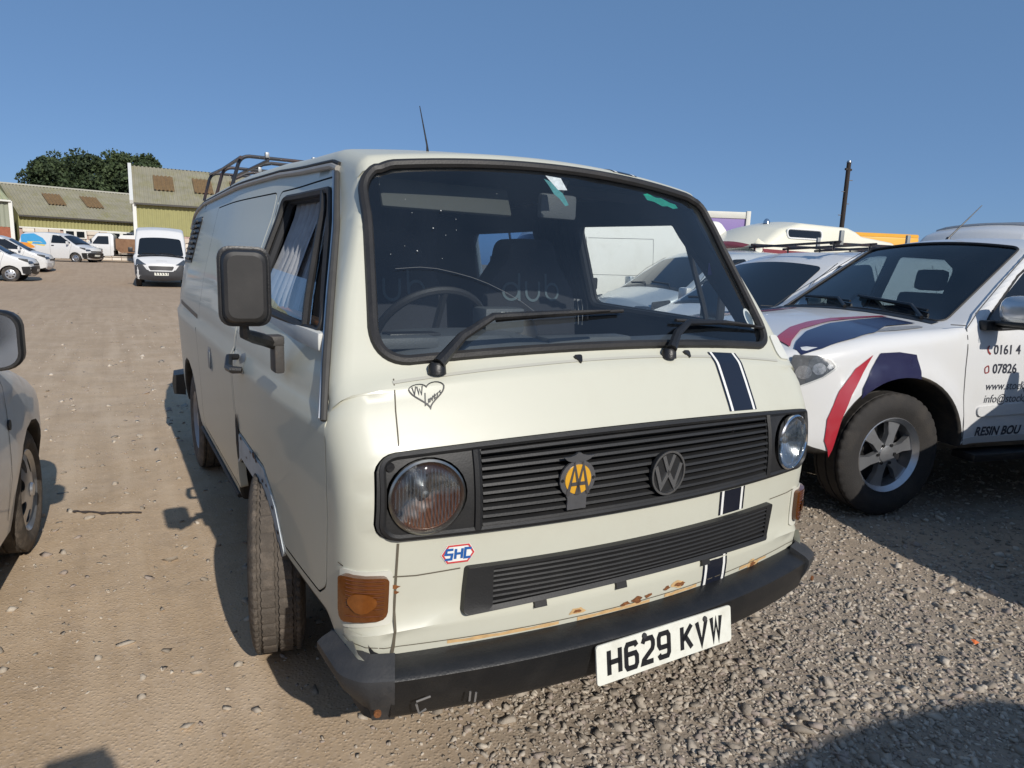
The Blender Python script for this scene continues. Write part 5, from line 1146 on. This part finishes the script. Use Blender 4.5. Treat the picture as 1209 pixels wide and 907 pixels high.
# tipper with a brown skip body behind the van with swooshes
tp = empty('tipper_truck', (-2.05, 53.2, .62), R(-90 - 8), 'white cab tipper truck carrying a rusty brown body, by the stone wall', 'truck', G_FAR)
CABS = shell([(-.70, .40, .03, .08, .05), (-.80, .60, .06, .12, .08), (-.76, .95, .1, .12, .08), (-.45, 1.15, .1, .09, .06), (.10, 1.75, .1, .08, .06), (.30, 1.98, .2, .10, .04), (1.15, 1.98, .1, .08, .03), (1.30, 1.80, .06, .05, .02), (1.30, .45, .03, .03, .01), (.48, .42, 0, .02, 0)] + arch(0, .36, .42, 8, 1) + [(-.50, .40, 0, .03, .02)], lambda a, z: gridw([(.3, .93), (1.1, .95), (2, .80)])(z))
CABS.build(tp, WHITE, sp=.2); windows_on(CABS, tp, [fillet([(.02, 1.22), (.38, 1.74), (.98, 1.76), (1.0, 1.22)], .05)], fillet([(-.78, -.38), (.78, -.38), (.70, .10), (-.70, .10)], .06))
seams_on(CABS, tp, [[(1.08, .5), (1.08, 1.9)]]); plate_on(CABS, tp, .60); simple_mirror(tp, .95, .0, 1.45)
BROWN = M('rusty_brown_steel', (.21, .115, .06), .75, 0, .3, 3, .2, 30, dirt=(.12, .05, .025), dscale=4, damt=.8)
g = G(); out = fillet([(1.40, .95), (1.65, .70), (3.7, .70), (3.95, .95), (3.95, 1.62), (1.40, 1.62)], .08); n = len(out)
g.add([(-.95, a, z) for a, z in out] + [(.95, a, z) for a, z in out], [tuple(range(n)), tuple(n + k for k in range(n))[::-1]] + [(k, (k + 1) % n, (k + 1) % n + n, k + n) for k in range(n)]); g.obj('tipper_body', BROWN, tp, recalc=True)
for a in (1.9, 2.5, 3.1, 3.6):
    g = G(); g.box((.965, a, 1.16), (.05, .07, .85)); g.box((-.965, a, 1.16), (.05, .07, .85)); g.obj('body_rib', BROWN, tp)
g = G(); out = fillet([(1.5, 1.625), (1.7, 1.86), (3.0, 1.90), (3.8, 1.625)], .1); n = len(out); g.add([(-.8, a, z) for a, z in out] + [(.8, a, z) for a, z in out], [tuple(range(n)), tuple(n + k for k in range(n))[::-1]] + [(k, (k + 1) % n, (k + 1) % n + n, k + n) for k in range(n)]); g.obj('tarpaulin', M('pale_tarp', (.68, .68, .66), .7, 0, .1, 3), tp, recalc=True)
for sg in (1, -1):
    for a in (0, 2.9): wheel(tp, (sg * .82, a, .34), sg, .34, .22, .20, 'steel', 0, TYRE, 32, False, True)
chassis_on(tp, .8, 0, .52, -.3, 3.8)

# camper with a high moulded top
hc = empty('high_top_camper', (8.72, 8.21, -.02), R(172 + 90), 'cream high top camper van with a slim side window and maroon band above its cab', 'camper van')
HT = shell([(-.75, .3, 0, .1, .08), (-.90, .5, .06, .16, .12), (-.86, .95, .1, .14, .12), (-.45, 1.18, .2, .10, .08), (.30, 1.72, .1, .09, .08), (.42, 1.80, .05, .10, .10), (.18, 1.88, .08, .12, .12), (.20, 1.98, .08, .14, .12), (.85, 2.36, .35, .18, .08), (1.4, 2.47, .3, .14, .05), (2.6, 2.44, .2, .12, .05), (2.80, 2.36, .1, .10, .04), (2.95, 2.28, .1, .10, .04), (3.9, 2.20, .2, .12, .05), (4.0, 1.9, .1, .1, .04), (4.05, .5, .05, .05, .02), (3.9, .38, .03, .03, 0), (3.5, .36, 0, .02, 0)] + arch(3.1, .34, .40, 8, 1) + [(2.68, .36, 0, .02, 0), (.44, .36, 0, .02, 0)] + arch(0, .34, .40, 8, 1) + [(-.48, .3, 0, .04, .02)],
           lambda a, z: gridw([(.3, .92), (1.0, .97), (1.75, .90), (1.9, .93), (2.5, .82)])(z) - (.10 * min(1, (-.1 - a) / .8) ** 2 if a < -.1 else 0))
CR2 = M('camper_cream', (.74, .71, .58), .35, 0, .03, 3, coat=.3)
HT.build(hc, CR2, sp=.2)
patch('windscreen', HT.upper, fillet([(-.80, -.40), (.80, -.40), (.72, .25), (-.72, .25)], .06), DARKGL, hc, off=.004, sp=.12)
for sg in (1, -1):
    fl = HT.flank(sg); P = fillet([(1.0, 2.12), (1.85, 2.12), (1.85, 2.29), (1.0, 2.29)], .07); patch('side_window', fl, P, DARKGL, hc, off=.008, depth=.01, sp=.12)
    g = G(); ring_tube(g, fl, P, .018, .006); g.obj('window_surround', PALE, hc)
    patch('maroon_band', fl, fillet([(.45, 1.83), (2.6, 1.80), (2.6, 1.86), (.42, 1.90)], .01), M('maroon_vinyl', (.20, .04, .05), .4), hc, off=.005, sp=.15)
    patch('side_window', fl, fillet([(.05, 1.22), (.45, 1.66), (.95, 1.68), (1.0, 1.22)], .05), DARKGL, hc, off=.004, sp=.15)
    for a in (0, 3.1): wheel(hc, (sg * .80, a, .33), sg, .33, .20, .19, 'steel', 0, TYRE, 32, False, True)
i0, i1 = HT.fz(1.90), HT.fz(2.04)
fnm = lambda x, q, o: HT.at(i0 + (i1 - i0) * q, x, o)
patch('maroon_band', fnm, rect(-.92, .92, 0, 1), M('maroon_vinyl'), hc, off=.006, sp=.12)
g = G(); p = HT.upper(.15, 1.15, 0); g.lathe([(0, .07), (.05, .06), (.09, .03), (.10, 0)], 12, axis='z', at=p); g.obj('roof_vent', CHROME, hc)
chassis_on(hc, .85, 0, .45, -.3, 3.8)

# purple box body with a cream cap
pc = empty('lorry_body', (16.3, 18.05, 0), R(-30.7), 'purple lorry body with a cream top rail, far behind the parked row', 'lorry')
PUR = M('purple_panel', (.17, .11, .33), .5, 0, .06, 2); CAPM = M('cream_rail', (.55, .55, .50), .5, 0, .08, 3)
g = G(); g.box((0, 1.25, 2.15), (6.4, 2.5, 2.5), 0, None, .02); g.obj('box_panel', PUR, pc)
g = G(); g.box((0, 1.25, 3.52), (6.5, 2.56, .24), 0, None, .02); g.obj('top_rail', CAPM, pc)
for x in (-3.2, 3.2):
    for y in (0, 2.5):
        g = G(); g.box((x, y, 2.2), (.16, .14, 2.95), 0, None, .02); g.obj('corner_post', CAPM, pc)
g = G(); g.box((0, 1.25, .78), (6.2, 1.6, .22)); g.obj('chassis', UNDER, pc)
for x in (-2.3, -1.2, 2.1):
    for y in (.2, 2.3): wheel(pc, (x, y, .48), 1, .48, .28, .28, 'steel', PI / 2, TYRE, 32, False, True)
# yellow box van
yv = empty('yellow_lorry', (23.2, 14.3, 0), R(-30), 'yellow lorry top showing above the white van, near the pole', 'lorry')
YEL = M('yellow_panel', (.72, .36, .02), .45, 0, .06, 2)
g = G(); g.box((0, 1.2, 1.85), (2.5, 4.6, 2.1), 0, None, .06); g.obj('box_panel', YEL, yv)
g = G(); out = fillet([(-1.25, 2.89), (1.25, 2.89), (1.2, 3.0), (-1.2, 3.02)], .05); n = len(out); g.add([(x, -1.1, z) for x, z in out] + [(x, 3.5, z) for x, z in out], [tuple(range(n)), tuple(n + k for k in range(n))[::-1]] + [(k, (k + 1) % n, (k + 1) % n + n, k + n) for k in range(n)]); g.obj('roof_cap', YEL, yv, recalc=True)
g = G(); g.box((0, 4.4, 1.45), (2.3, 1.6, 1.9), 0, None, .15); g.obj('cab', YEL, yv)
for x in (-1.0, 1.0):
    for y in (-.2, 4.2): wheel(yv, (x, y, .45), 1 if x > 0 else -1, .45, .28, .27, 'steel', 0, TYRE, 32, False, True)
chassis_on(yv, .9, 0, .70, -.9, 5.0)
# wooden pole
up = empty('wooden_pole', (26.55, 17.75, 0), 0, 'dark weathered wooden pole rising behind the cream camper', 'pole')
WOOD = M('dark_timber', (.028, .022, .02), .9, 0, .3, 3, .4, 25)
g = G(); g.tube([(0, 0, -.3), (.09, .06, 3.0), (.22, .15, 6.35)], [.11, .10, .09], 12); g.obj('shaft', WOOD, up)
g = G(); g.box((.21, .14, 6.05), (.42, .08, .09), 0, None, .01); g.obj('cross_piece', WOOD, up)
g = G(); g.tube([(.22, .15, 6.34), (.22, .15, 6.42)], [.11, .08], 10); g.obj('pole_cap', STEEL, up)
for k in range(4):
    g = G(); z = 4.1 + k * .5; sx = 1 if k % 2 else -1; g.tube([(.12 + .03 * k, .1, z), (.12 + .03 * k + sx * .24, .1 - sx * .05, z)], .02, 6); g.obj('step_iron', STEEL, up)

# ---------------------------------------------------------------- sheds, wall, trees
OLIVE = M('olive_cladding', (.30, .285, .12), .7, 0, .10, .8, dirt=(.20, .19, .09), dscale=2.0, damt=.5)
ASB = M('mossy_sheet', (.27, .25, .18), .9, 0, .25, 1.2, dirt=(.20, .185, .06), dscale=1.1, damt=.9)
ROOFL = M('brown_rooflight', (.20, .125, .05), .5, 0, .35, 3.5, dirt=(.10, .06, .025), dscale=6, damt=.8)
TRIMW = M('white_trim', (.66, .66, .62), .55, 0, .06, 4)
GREENG = M('grey_green_cladding', (.27, .285, .22), .7, 0, .10, 1)
def corrugated(name, A, B, H, mat, parent, pitch=.24, amp=.035, rows=2):
    """sheet from A to B along its length, H the vector across; ridges run along H"""
    A, B, H = Vector(A), Vector(B), Vector(H); L = (B - A).length; u = (B - A).normalized(); nr = u.cross(H).normalized(); n = int(L / pitch * 6); V = []; F = []
    for j in range(rows + 1):
        for k in range(n + 1): V.append(A + u * (L * k / n) + H * (j / rows) + nr * (amp * math.sin(2 * PI * k / 6)))
    m = n + 1; F = [(j * m + k, j * m + k + 1, (j + 1) * m + k + 1, (j + 1) * m + k) for j in range(rows) for k in range(n)]
    return mk(name, V, F, mat, parent, angle=60)
def bar(name, A, B, sz, mat, parent):
    A, B = Vector(A), Vector(B); d = B - A; q = d.to_track_quat('X', 'Z').to_matrix(); g = G(); g.box((A + B) / 2, (d.length, sz[0], sz[1]), 0, q); return g.obj(name, mat, parent)
def local_box(o, V): return V
# low long shed: front eave from (-7, 63.9) to (1.2, 66.1)
sA, sB = Vector((-7.05, 63.9, 0)), Vector((3.5, 66.75, 0)); uS = (sB - sA).normalized(); bS = Vector((-uS.y, uS.x, 0))
shed = empty('long_shed', (0, 0, 0), 0, 'long low shed with mossy corrugated roof, olive cladding and a stone wall below', 'shed')
corrugated('cladding', sA + Vector((0, 0, 3.02)), sB + Vector((0, 0, 3.02)), (0, 0, .92), OLIVE, shed, .24, .03)
rf = corrugated('roof', sA - bS * .25 + Vector((0, 0, 3.86)), sB - bS * .25 + Vector((0, 0, 3.86)), bS * 6.3 + Vector((0, 0, 2.72)), ASB, shed, .24, .04, 3)
bar('gutter', sA - bS * .3 + Vector((0, 0, 3.84)), sB - bS * .3 + Vector((0, 0, 3.84)), (.14, .12), M('dark_gutter', (.05, .045, .04), .6), shed)
bar('cladding_flashing', sA - bS * .06 + Vector((0, 0, 2.98)), sB - bS * .06 + Vector((0, 0, 2.98)), (.10, .10), TRIMW, shed)
bar('ridge_capping', sA + bS * 6.05 + Vector((0, 0, 6.62)), sB + bS * 6.05 + Vector((0, 0, 6.62)), (.25, .12), M('ridge_grey', (.40, .39, .34), .9), shed)
for q in (.30, .55): # rooflights let into the slope, sitting on the ridges
    A0 = sA + uS * (10.9 * q - .75) - bS * .25 + Vector((0, 0, 3.86)); H = bS * 6.3 + Vector((0, 0, 2.72)); nr = uS.cross(H).normalized()
    corrugated('rooflight', A0 + H * .38 + nr * .09, A0 + uS * 1.25 + H * .38 + nr * .09, H * .36, ROOFL, shed, .24, .04)
wl = G(); n_ = uS * 10.9
mort = M('mortar_pink', (.42, .30, .26), .9, 0, .15, 3)
wall = mk('stone_wall', [sA + bS * .05 + Vector((0, 0, z)) for z in (.2, 3.0)] + [sB + bS * .05 + Vector((0, 0, z)) for z in (.2, 3.0)], [(0, 2, 3, 1)], mort, shed, smooth=False)
SM = [M('pale_stone_a', (.60, .54, .46), .9, 0, .12, 4, .3, 20), M('pale_stone_b', (.52, .44, .36), .9, 0, .12, 4, .3, 20), M('pale_stone_c', (.66, .62, .55), .9, 0, .12, 4, .3, 20)]
blk = {}
for k in range(9):
    g = G(); g.box((0, 0, 0), (.66 + .10 * (k % 3), .14, .30), 0, None, .025); me = g.obj('stone_block', SM[k // 3], None); blk[k] = me.data; bpy.data.objects.remove(me)
angS = math.atan2(uS.y, uS.x)
def lay_blocks(parent, A, u, b, L, z0, z1, ang, skip=()):
    row = 0; z = z0 + .16
    while z < z1 - .1:
        x = .2 + (row % 2) * .38
        while x < L - .3:
            k = random.randrange(9); wd = .66 + .10 * (k % 3)
            if not any(a_ < x + wd / 2 < b_ and c_ < z < d_ for a_, b_, c_, d_ in skip):
                o = bpy.data.objects.new('stone_block', blk[k]); COL.objects.link(o); o.parent = parent; o.location = A + u * (x + wd / 2) - b * (.02 + random.uniform(0, .025)) + Vector((0, 0, z)); o.rotation_euler = (0, 0, ang)
            x += wd + .05
        z += .345; row += 1
WINS = [(2.9, 4.5, 2.3, 2.95), (6.0, 8.1, 2.35, 2.95)]
lay_blocks(wall, sA, uS, bS, 10.4, .55, 3.0, angS, WINS)
for a_, b_, c_, d_ in WINS:
    wn = bar('window', sA + uS * a_ - bS * .05 + Vector((0, 0, (c_ + d_) / 2)), sA + uS * b_ - bS * .05 + Vector((0, 0, (c_ + d_) / 2)), (.16, d_ - c_), TRIMW, shed)
    for q0, q1 in ((.10, .44), (.56, .90)):
        p_ = bar('pane', sA + uS * (a_ + (b_ - a_) * q0) - bS * .14 + Vector((0, 0, (c_ + d_) / 2)), sA + uS * (a_ + (b_ - a_) * q1) - bS * .14 + Vector((0, 0, (c_ + d_) / 2)), (.03, (d_ - c_) * .72), DARKGL, wn)
for a_, b_, dn in ((sA, sA + bS * 12.0, 0), (sB, sB + bS * 12.0, 0)):
    mk('gable_end', [a_ + Vector((0, 0, .2)), b_ + Vector((0, 0, .2)), b_ + Vector((0, 0, 3.9)), (a_ + b_) / 2 + Vector((0, 0, 6.6)), a_ + Vector((0, 0, 3.9))], [(0, 1, 2, 3, 4)], OLIVE, shed, smooth=False)
corrugated('rear_roof', sA + bS * 12.3 + Vector((0, 0, 3.86)), sB + bS * 12.3 + Vector((0, 0, 3.86)), bS * -6.3 + Vector((0, 0, 2.72)), ASB, shed, .24, .04, 2)
# taller shed on the right, behind the high roofed van
tA, tB = Vector((.45, 52.7, 0)), Vector((14.0, 52.3, 0)); uT = (tB - tA).normalized(); bT = Vector((-uT.y, uT.x, 0))
tall = empty('tall_shed', (0, 0, 0), 0, 'taller olive shed with white verge and brown rooflights, behind the high roofed van', 'shed')
corrugated('cladding', tA + Vector((0, 0, 2.6)), tB + Vector((0, 0, 2.6)), (0, 0, 2.15), OLIVE, tall, .26, .03)
wall2 = mk('stone_wall', [tA + bT * .05 + Vector((0, 0, z)) for z in (.1, 2.6)] + [tB + bT * .05 + Vector((0, 0, z)) for z in (.1, 2.6)], [(0, 2, 3, 1)], mort, tall, smooth=False)
lay_blocks(wall2, tA, uT, bT, 13.5, .4, 2.6, math.atan2(uT.y, uT.x))
H2 = bT * 5.6 + Vector((0, 0, 3.0)); E0 = tA - bT * .25 - uT * .15 + Vector((0, 0, 4.68)); nr2 = uT.cross(H2).normalized()
corrugated('roof', E0, tB - bT * .25 + Vector((0, 0, 4.68)), H2, ASB, tall, .26, .04, 3)
corrugated('rear_roof', E0 + bT * 11.2, tB + bT * 10.95 + Vector((0, 0, 4.68)), bT * -5.6 + Vector((0, 0, 3.0)), ASB, tall, .26, .04, 2)
bar('gutter', tA - bT * .3 + Vector((0, 0, 4.64)), tB - bT * .3 + Vector((0, 0, 4.64)), (.14, .12), M('dark_gutter'), tall)
bar('verge', E0 + nr2 * .06, E0 + H2 + nr2 * .06, (.22, .26), TRIMW, tall); bar('corner_trim', tA - bT * .05 + Vector((0, 0, .6)), tA - bT * .05 + Vector((0, 0, 4.7)), (.22, .22), TRIMW, tall)
mk('gable_end', [tA + Vector((0, 0, .1)), tA + bT * 10.7 + Vector((0, 0, .1)), tA + bT * 10.7 + Vector((0, 0, 4.7)), tA + bT * 5.35 + Vector((0, 0, 7.6)), tA + Vector((0, 0, 4.7))], [(0, 1, 2, 3, 4)], OLIVE, tall, smooth=False)
for q in (1.45, 4.05, 6.65):
    A0 = E0 + uT * q; corrugated('rooflight', A0 + H2 * .34 + nr2 * .09, A0 + uT * 1.3 + H2 * .34 + nr2 * .09, H2 * .40, ROOFL, tall, .26, .04)
# shed at the left edge
eA, eB = Vector((-18.0, 59.6, 0)), Vector((-7.35, 62.6, 0)); uE = (eB - eA).normalized(); bE = Vector((-uE.y, uE.x, 0))
es = empty('edge_shed', (0, 0, 0), 0, 'grey green clad shed over red brick at the left edge', 'shed')
corrugated('cladding', eA + Vector((0, 0, 2.9)), eB + Vector((0, 0, 2.9)), (0, 0, 1.95), GREENG, es, .30, .03)
corrugated('roof', eA - bE * .2 + Vector((0, 0, 4.85)), eB - bE * .2 + Vector((0, 0, 4.85)), bE * 5 + Vector((0, 0, 1.55)), M('pale_green_sheet', (.36, .37, .22), .8, 0, .12, 1), es, .30, .04)
bar('gutter', eA - bE * .26 + Vector((0, 0, 4.80)), eB - bE * .26 + Vector((0, 0, 4.80)), (.14, .12), TRIMW, es)
bar('downpipe', eB - bE * .1 + Vector((0, 0, .6)), eB - bE * .1 + Vector((0, 0, 4.8)), (.24, .24), TRIMW, es)
bw = mk('brick_wall', [eA + bE * .02 + Vector((0, 0, z)) for z in (.2, 2.92)] + [eB + bE * .02 + Vector((0, 0, z)) for z in (.2, 2.92)], [(0, 2, 3, 1)], M('red_brick', (.30, .105, .06), .9, 0, .3, 6, .3, 15), es, smooth=False)
mk('gable_end', [eB + Vector((0, 0, .2)), eB + bE * 10 + Vector((0, 0, .2)), eB + bE * 10 + Vector((0, 0, 4.8)), eB + bE * 4.8 + Vector((0, 0, 6.35)), eB + Vector((0, 0, 4.8))], [(0, 1, 2, 3, 4)], GREENG, es, smooth=False)

LEAF = [M('leaf_deep', (.022, .038, .013), .8, 0, .3, 2), M('leaf_mid', (.034, .056, .018), .8, 0, .3, 2), M('leaf_light', (.05, .074, .026), .8, 0, .3, 2)]
BARK = M('bark', (.08, .06, .045), .9, 0, .3, 6, .4, 20)
def tree(x, y, z0, h, cw, label, seed, leaf=.38, count=13000):
    rg = np.random.default_rng(seed); o = empty('broadleaf_tree', (x, y, z0), 0, label, 'tree', 'trees behind the sheds')
    g = G(); top = h * .70; g.tube([(0, 0, -.4), (.1, 0, h * .25), (.0, .1, h * .5), (.15, 0, top)], [h * .035, h * .028, h * .018, h * .006], 10); tr = g.obj('trunk', BARK, o)
    cl = []
    for k in range(40):
        a = rg.uniform(0, 2 * PI); q = rg.uniform(.15, 1) ** .6; zz = rg.uniform(.30, 1.0); sp_ = math.sin(min(1, (1.06 - zz) * 1.9) * PI / 2) * (.55 + .45 * min(1, zz / .45))
        c = np.array([math.cos(a) * cw * .5 * q * sp_, math.sin(a) * cw * .5 * q * sp_, h * (.25 + .68 * zz)]); cl.append((c, rg.uniform(.10, .20) * cw))
        if k < 12: gb = G(); gb.tube([(0, 0, h * (.2 + .3 * zz)), tuple(c * np.array([.5, .5, .9])), tuple(c)], [h * .012, h * .008, h * .003], 6); gb.obj('limb', BARK, o)
    per = count // len(cl); V = []; F = []; mi = []
    for c, r_ in cl:
        d = rg.normal(size=(per, 3)); d /= np.linalg.norm(d, axis=1)[:, None]; rad = r_ * rg.uniform(.35, 1.08, per) ** .55; P = c + d * rad[:, None] * [1, 1, .85]
        tone = rg.integers(0, 3)
        for p in P:
            n1 = rg.normal(size=3); n1 /= np.linalg.norm(n1); n2 = np.cross(n1, rg.normal(size=3)); n2 /= np.linalg.norm(n2) + 1e-9; s_ = leaf * rg.uniform(.6, 1.3); k = len(V)
            V += [p - n1 * s_ * .5, p + n2 * s_ * .32, p + n1 * s_ * .5, p - n2 * s_ * .32]; F.append((k, k + 1, k + 2, k + 3)); mi.append(int(tone if rg.random() < .75 else rg.integers(0, 3)))
    mk('crown', V, F, LEAF, o, smooth=False, mi=mi); return o
tree(-6.2, 92.5, .3, 11.6, 8.2, 'leftmost dark broadleaf tree behind the long shed roof', 11)
tree(-2.6, 91.0, .3, 11.9, 8.6, 'middle dark broadleaf tree behind the long shed roof', 12)
tree(1.0, 89.0, .3, 12.0, 8.2, 'right hand dark broadleaf tree partly hidden by the tall shed roof', 13)
tree(3.1, 90.0, .3, 12.2, 5.6, 'small tree at the right end of the clump, above the tall shed', 14, count=9000)
# dark patch and bits on the lane
g = G()
def lay_ground(name, P, mat, label=None, cat=None, dz=.004):
    V, T = cdt(P, (), .05); o = mk(name, [(a, b, gz(a, b) + relief(a, b) + dz) for a, b in V], [tuple(t) for t in T], mat); return o
DAMP = M('damp_mud', (.075, .052, .035), .75, 0, .4, 20, .4, 60)
pud = [(-1.57 + .33 * q / 26, 2.885 - .155 * q / 26 + (.012 + .022 * abs(noise.noise(Vector((q * .9, 3.3, 0))))) + .012 * noise.noise(Vector((q * .4, 1, 0)))) for q in range(27)]
pud += [(-1.24 - .33 * q / 26, 2.73 + .155 * q / 26 - (.006 + .045 * abs(noise.noise(Vector((q * .7, 9.1, 0))))) ) for q in range(27)]
dm = lay_ground('damp_patch', pud, DAMP, dz=.005); tag(dm, 'small dark damp patch on the packed dirt, beside the mirror shadow', 'puddle')
lo = mk('litter_scrap', [(1.54, -.20, .010), (1.565, -.205, .014), (1.57, -.18, .010), (1.55, -.178, .020), (1.556, -.19, .022)], [(0, 1, 4), (1, 2, 4), (2, 3, 4), (3, 0, 4), (0, 3, 2, 1)], M('orange_scrap', (.62, .14, .03), .6), smooth=False); tag(lo, 'small orange scrap of litter on the grey gravel', 'litter')
rc = G(); rc.lathe([(0, .16), (.10, .17), (.22, .12), (.24, 0)], 14, axis='z', at=(-3.95, 40.2, .14)); rc = rc.obj('red_tub', M('red_plastic', (.50, .03, .035), .5, 0, .2, 8)); tag(rc, 'small red plastic tub on the ground by the van noses at left', 'tub')

# the photographer, standing just behind the camera: the head shades the lane at the lower left
def photographer(x, y):
    J = {'pelvis': (0, 0, .93, .125), 'belly': (0, .01, 1.10, .115), 'chest': (0, 0, 1.31, .135), 'throat': (0, 0, 1.47, .062), 'chin': (0, .03, 1.56, .070), 'brow': (0, .02, 1.635, .088), 'crown': (0, .0, 1.69, .060)}
    E_ = [('pelvis', 'belly'), ('belly', 'chest'), ('chest', 'throat'), ('throat', 'chin'), ('chin', 'brow'), ('brow', 'crown')]
    for s_, n in ((-1, 'r'), (1, 'l')):
        J.update({n + 'hip': (s_ * .10, 0, .86, .090), n + 'knee': (s_ * .115, .015, .48, .060), n + 'ankle': (s_ * .12, -.02, .09, .042), n + 'toe': (s_ * .135, .15, .035, .034),
                  n + 'shoulder': (s_ * .185, -.01, 1.40, .062), n + 'elbow': (s_ * .25, .20, 1.20, .043), n + 'wrist': (s_ * .115, .45, 1.36, .028), n + 'palm': (s_ * .085, .51, 1.385, .027)})
        E_ += [('pelvis', n + 'hip'), (n + 'hip', n + 'knee'), (n + 'knee', n + 'ankle'), (n + 'ankle', n + 'toe'), ('chest', n + 'shoulder'), (n + 'shoulder', n + 'elbow'), (n + 'elbow', n + 'wrist'), (n + 'wrist', n + 'palm')]
        for k in range(4):
            z = 1.355 + k * .020; J[n + 'k%d' % k] = (s_ * .082, .545, z + .012, .0095); J[n + 't%d' % k] = (s_ * (.045 + .006 * (k % 2)), .575 - .004 * abs(k - 2), z + .012, .008); E_ += [(n + 'palm', n + 'k%d' % k), (n + 'k%d' % k, n + 't%d' % k)]
        J[n + 'th'] = (s_ * .06, .515, 1.415, .010); J[n + 'tt'] = (s_ * .035, .53, 1.43, .0085); E_ += [(n + 'palm', n + 'th'), (n + 'th', n + 'tt')]
    names = list(J); me = bpy.data.meshes.new('person'); me.from_pydata([J[k][:3] for k in names], [(names.index(a), names.index(b)) for a, b in E_], [])
    o = bpy.data.objects.new('person', me); COL.objects.link(o); sk = o.modifiers.new('skin', 'SKIN'); me.skin_vertices.new() if not me.skin_vertices else None
    for k, n in enumerate(names): me.skin_vertices[0].data[k].radius = (J[n][3], J[n][3])
    me.skin_vertices[0].data[0].use_root = True
    ss = o.modifiers.new('sub', 'SUBSURF'); ss.levels = ss.render_levels = 2
    bpy.context.view_layer.update(); m2 = bpy.data.meshes.new_from_object(o.evaluated_get(bpy.context.evaluated_depsgraph_get())); o.modifiers.clear(); o.data = m2; m2.name = 'person'
    m2.materials.clear()
    for m in (M('skin_tone', (.45, .28, .20), .5), M('navy_shirt', (.03, .04, .07), .85, 0, .1, 20), M('denim', (.05, .07, .12), .9, 0, .2, 40), M('shoe_black', (.02, .02, .02), .6), M('brown_hair', (.06, .035, .02), .7, 0, .3, 60)): m2.materials.append(m)
    for q in m2.polygons:
        c = q.center; q.use_smooth = True
        q.material_index = 3 if c.z < .10 else 2 if c.z < .98 and abs(c.x) < .3 and c.y < .3 else 0 if (c.z > 1.49 and (c.y > .045 or c.z < 1.60)) or c.y > .24 else 4 if c.z > 1.49 else 1
    ph = G(); ph.box((0, .590, 1.395), (.155, .009, .075), 0, None, .004); p_ = ph.obj('phone', BLACKP, None); p_.location = (x, y, 0); tag(p_, 'black phone held up in both hands by the person taking the picture', 'phone')
    for s_ in (-1, 1):
        g = G(); g.lathe([(-.012, .0), (-.010, .008), (0, .012), (.010, .008), (.012, 0)], 10, axis='y', at=(s_ * .033, .098, 1.625)); g.obj('eye', PALE, o)
    g = G(); g.tube([(0, .10, 1.63), (0, .125, 1.60), (0, .112, 1.592)], [.008, .013, .006], 8); g.obj('nose', M('skin_tone'), o)
    g = G(); g.tube([(-.022, .093, 1.565), (0, .101, 1.563), (.022, .093, 1.565)], [.002, .006, .002], 6); g.obj('mouth', M('lip_tone', (.35, .14, .12), .5), o)
    o.location = (x, y, 0); tag(o, 'person in navy shirt and jeans holding up a phone, standing behind the camera', 'person'); return o
photographer(-1.44, -2.17)
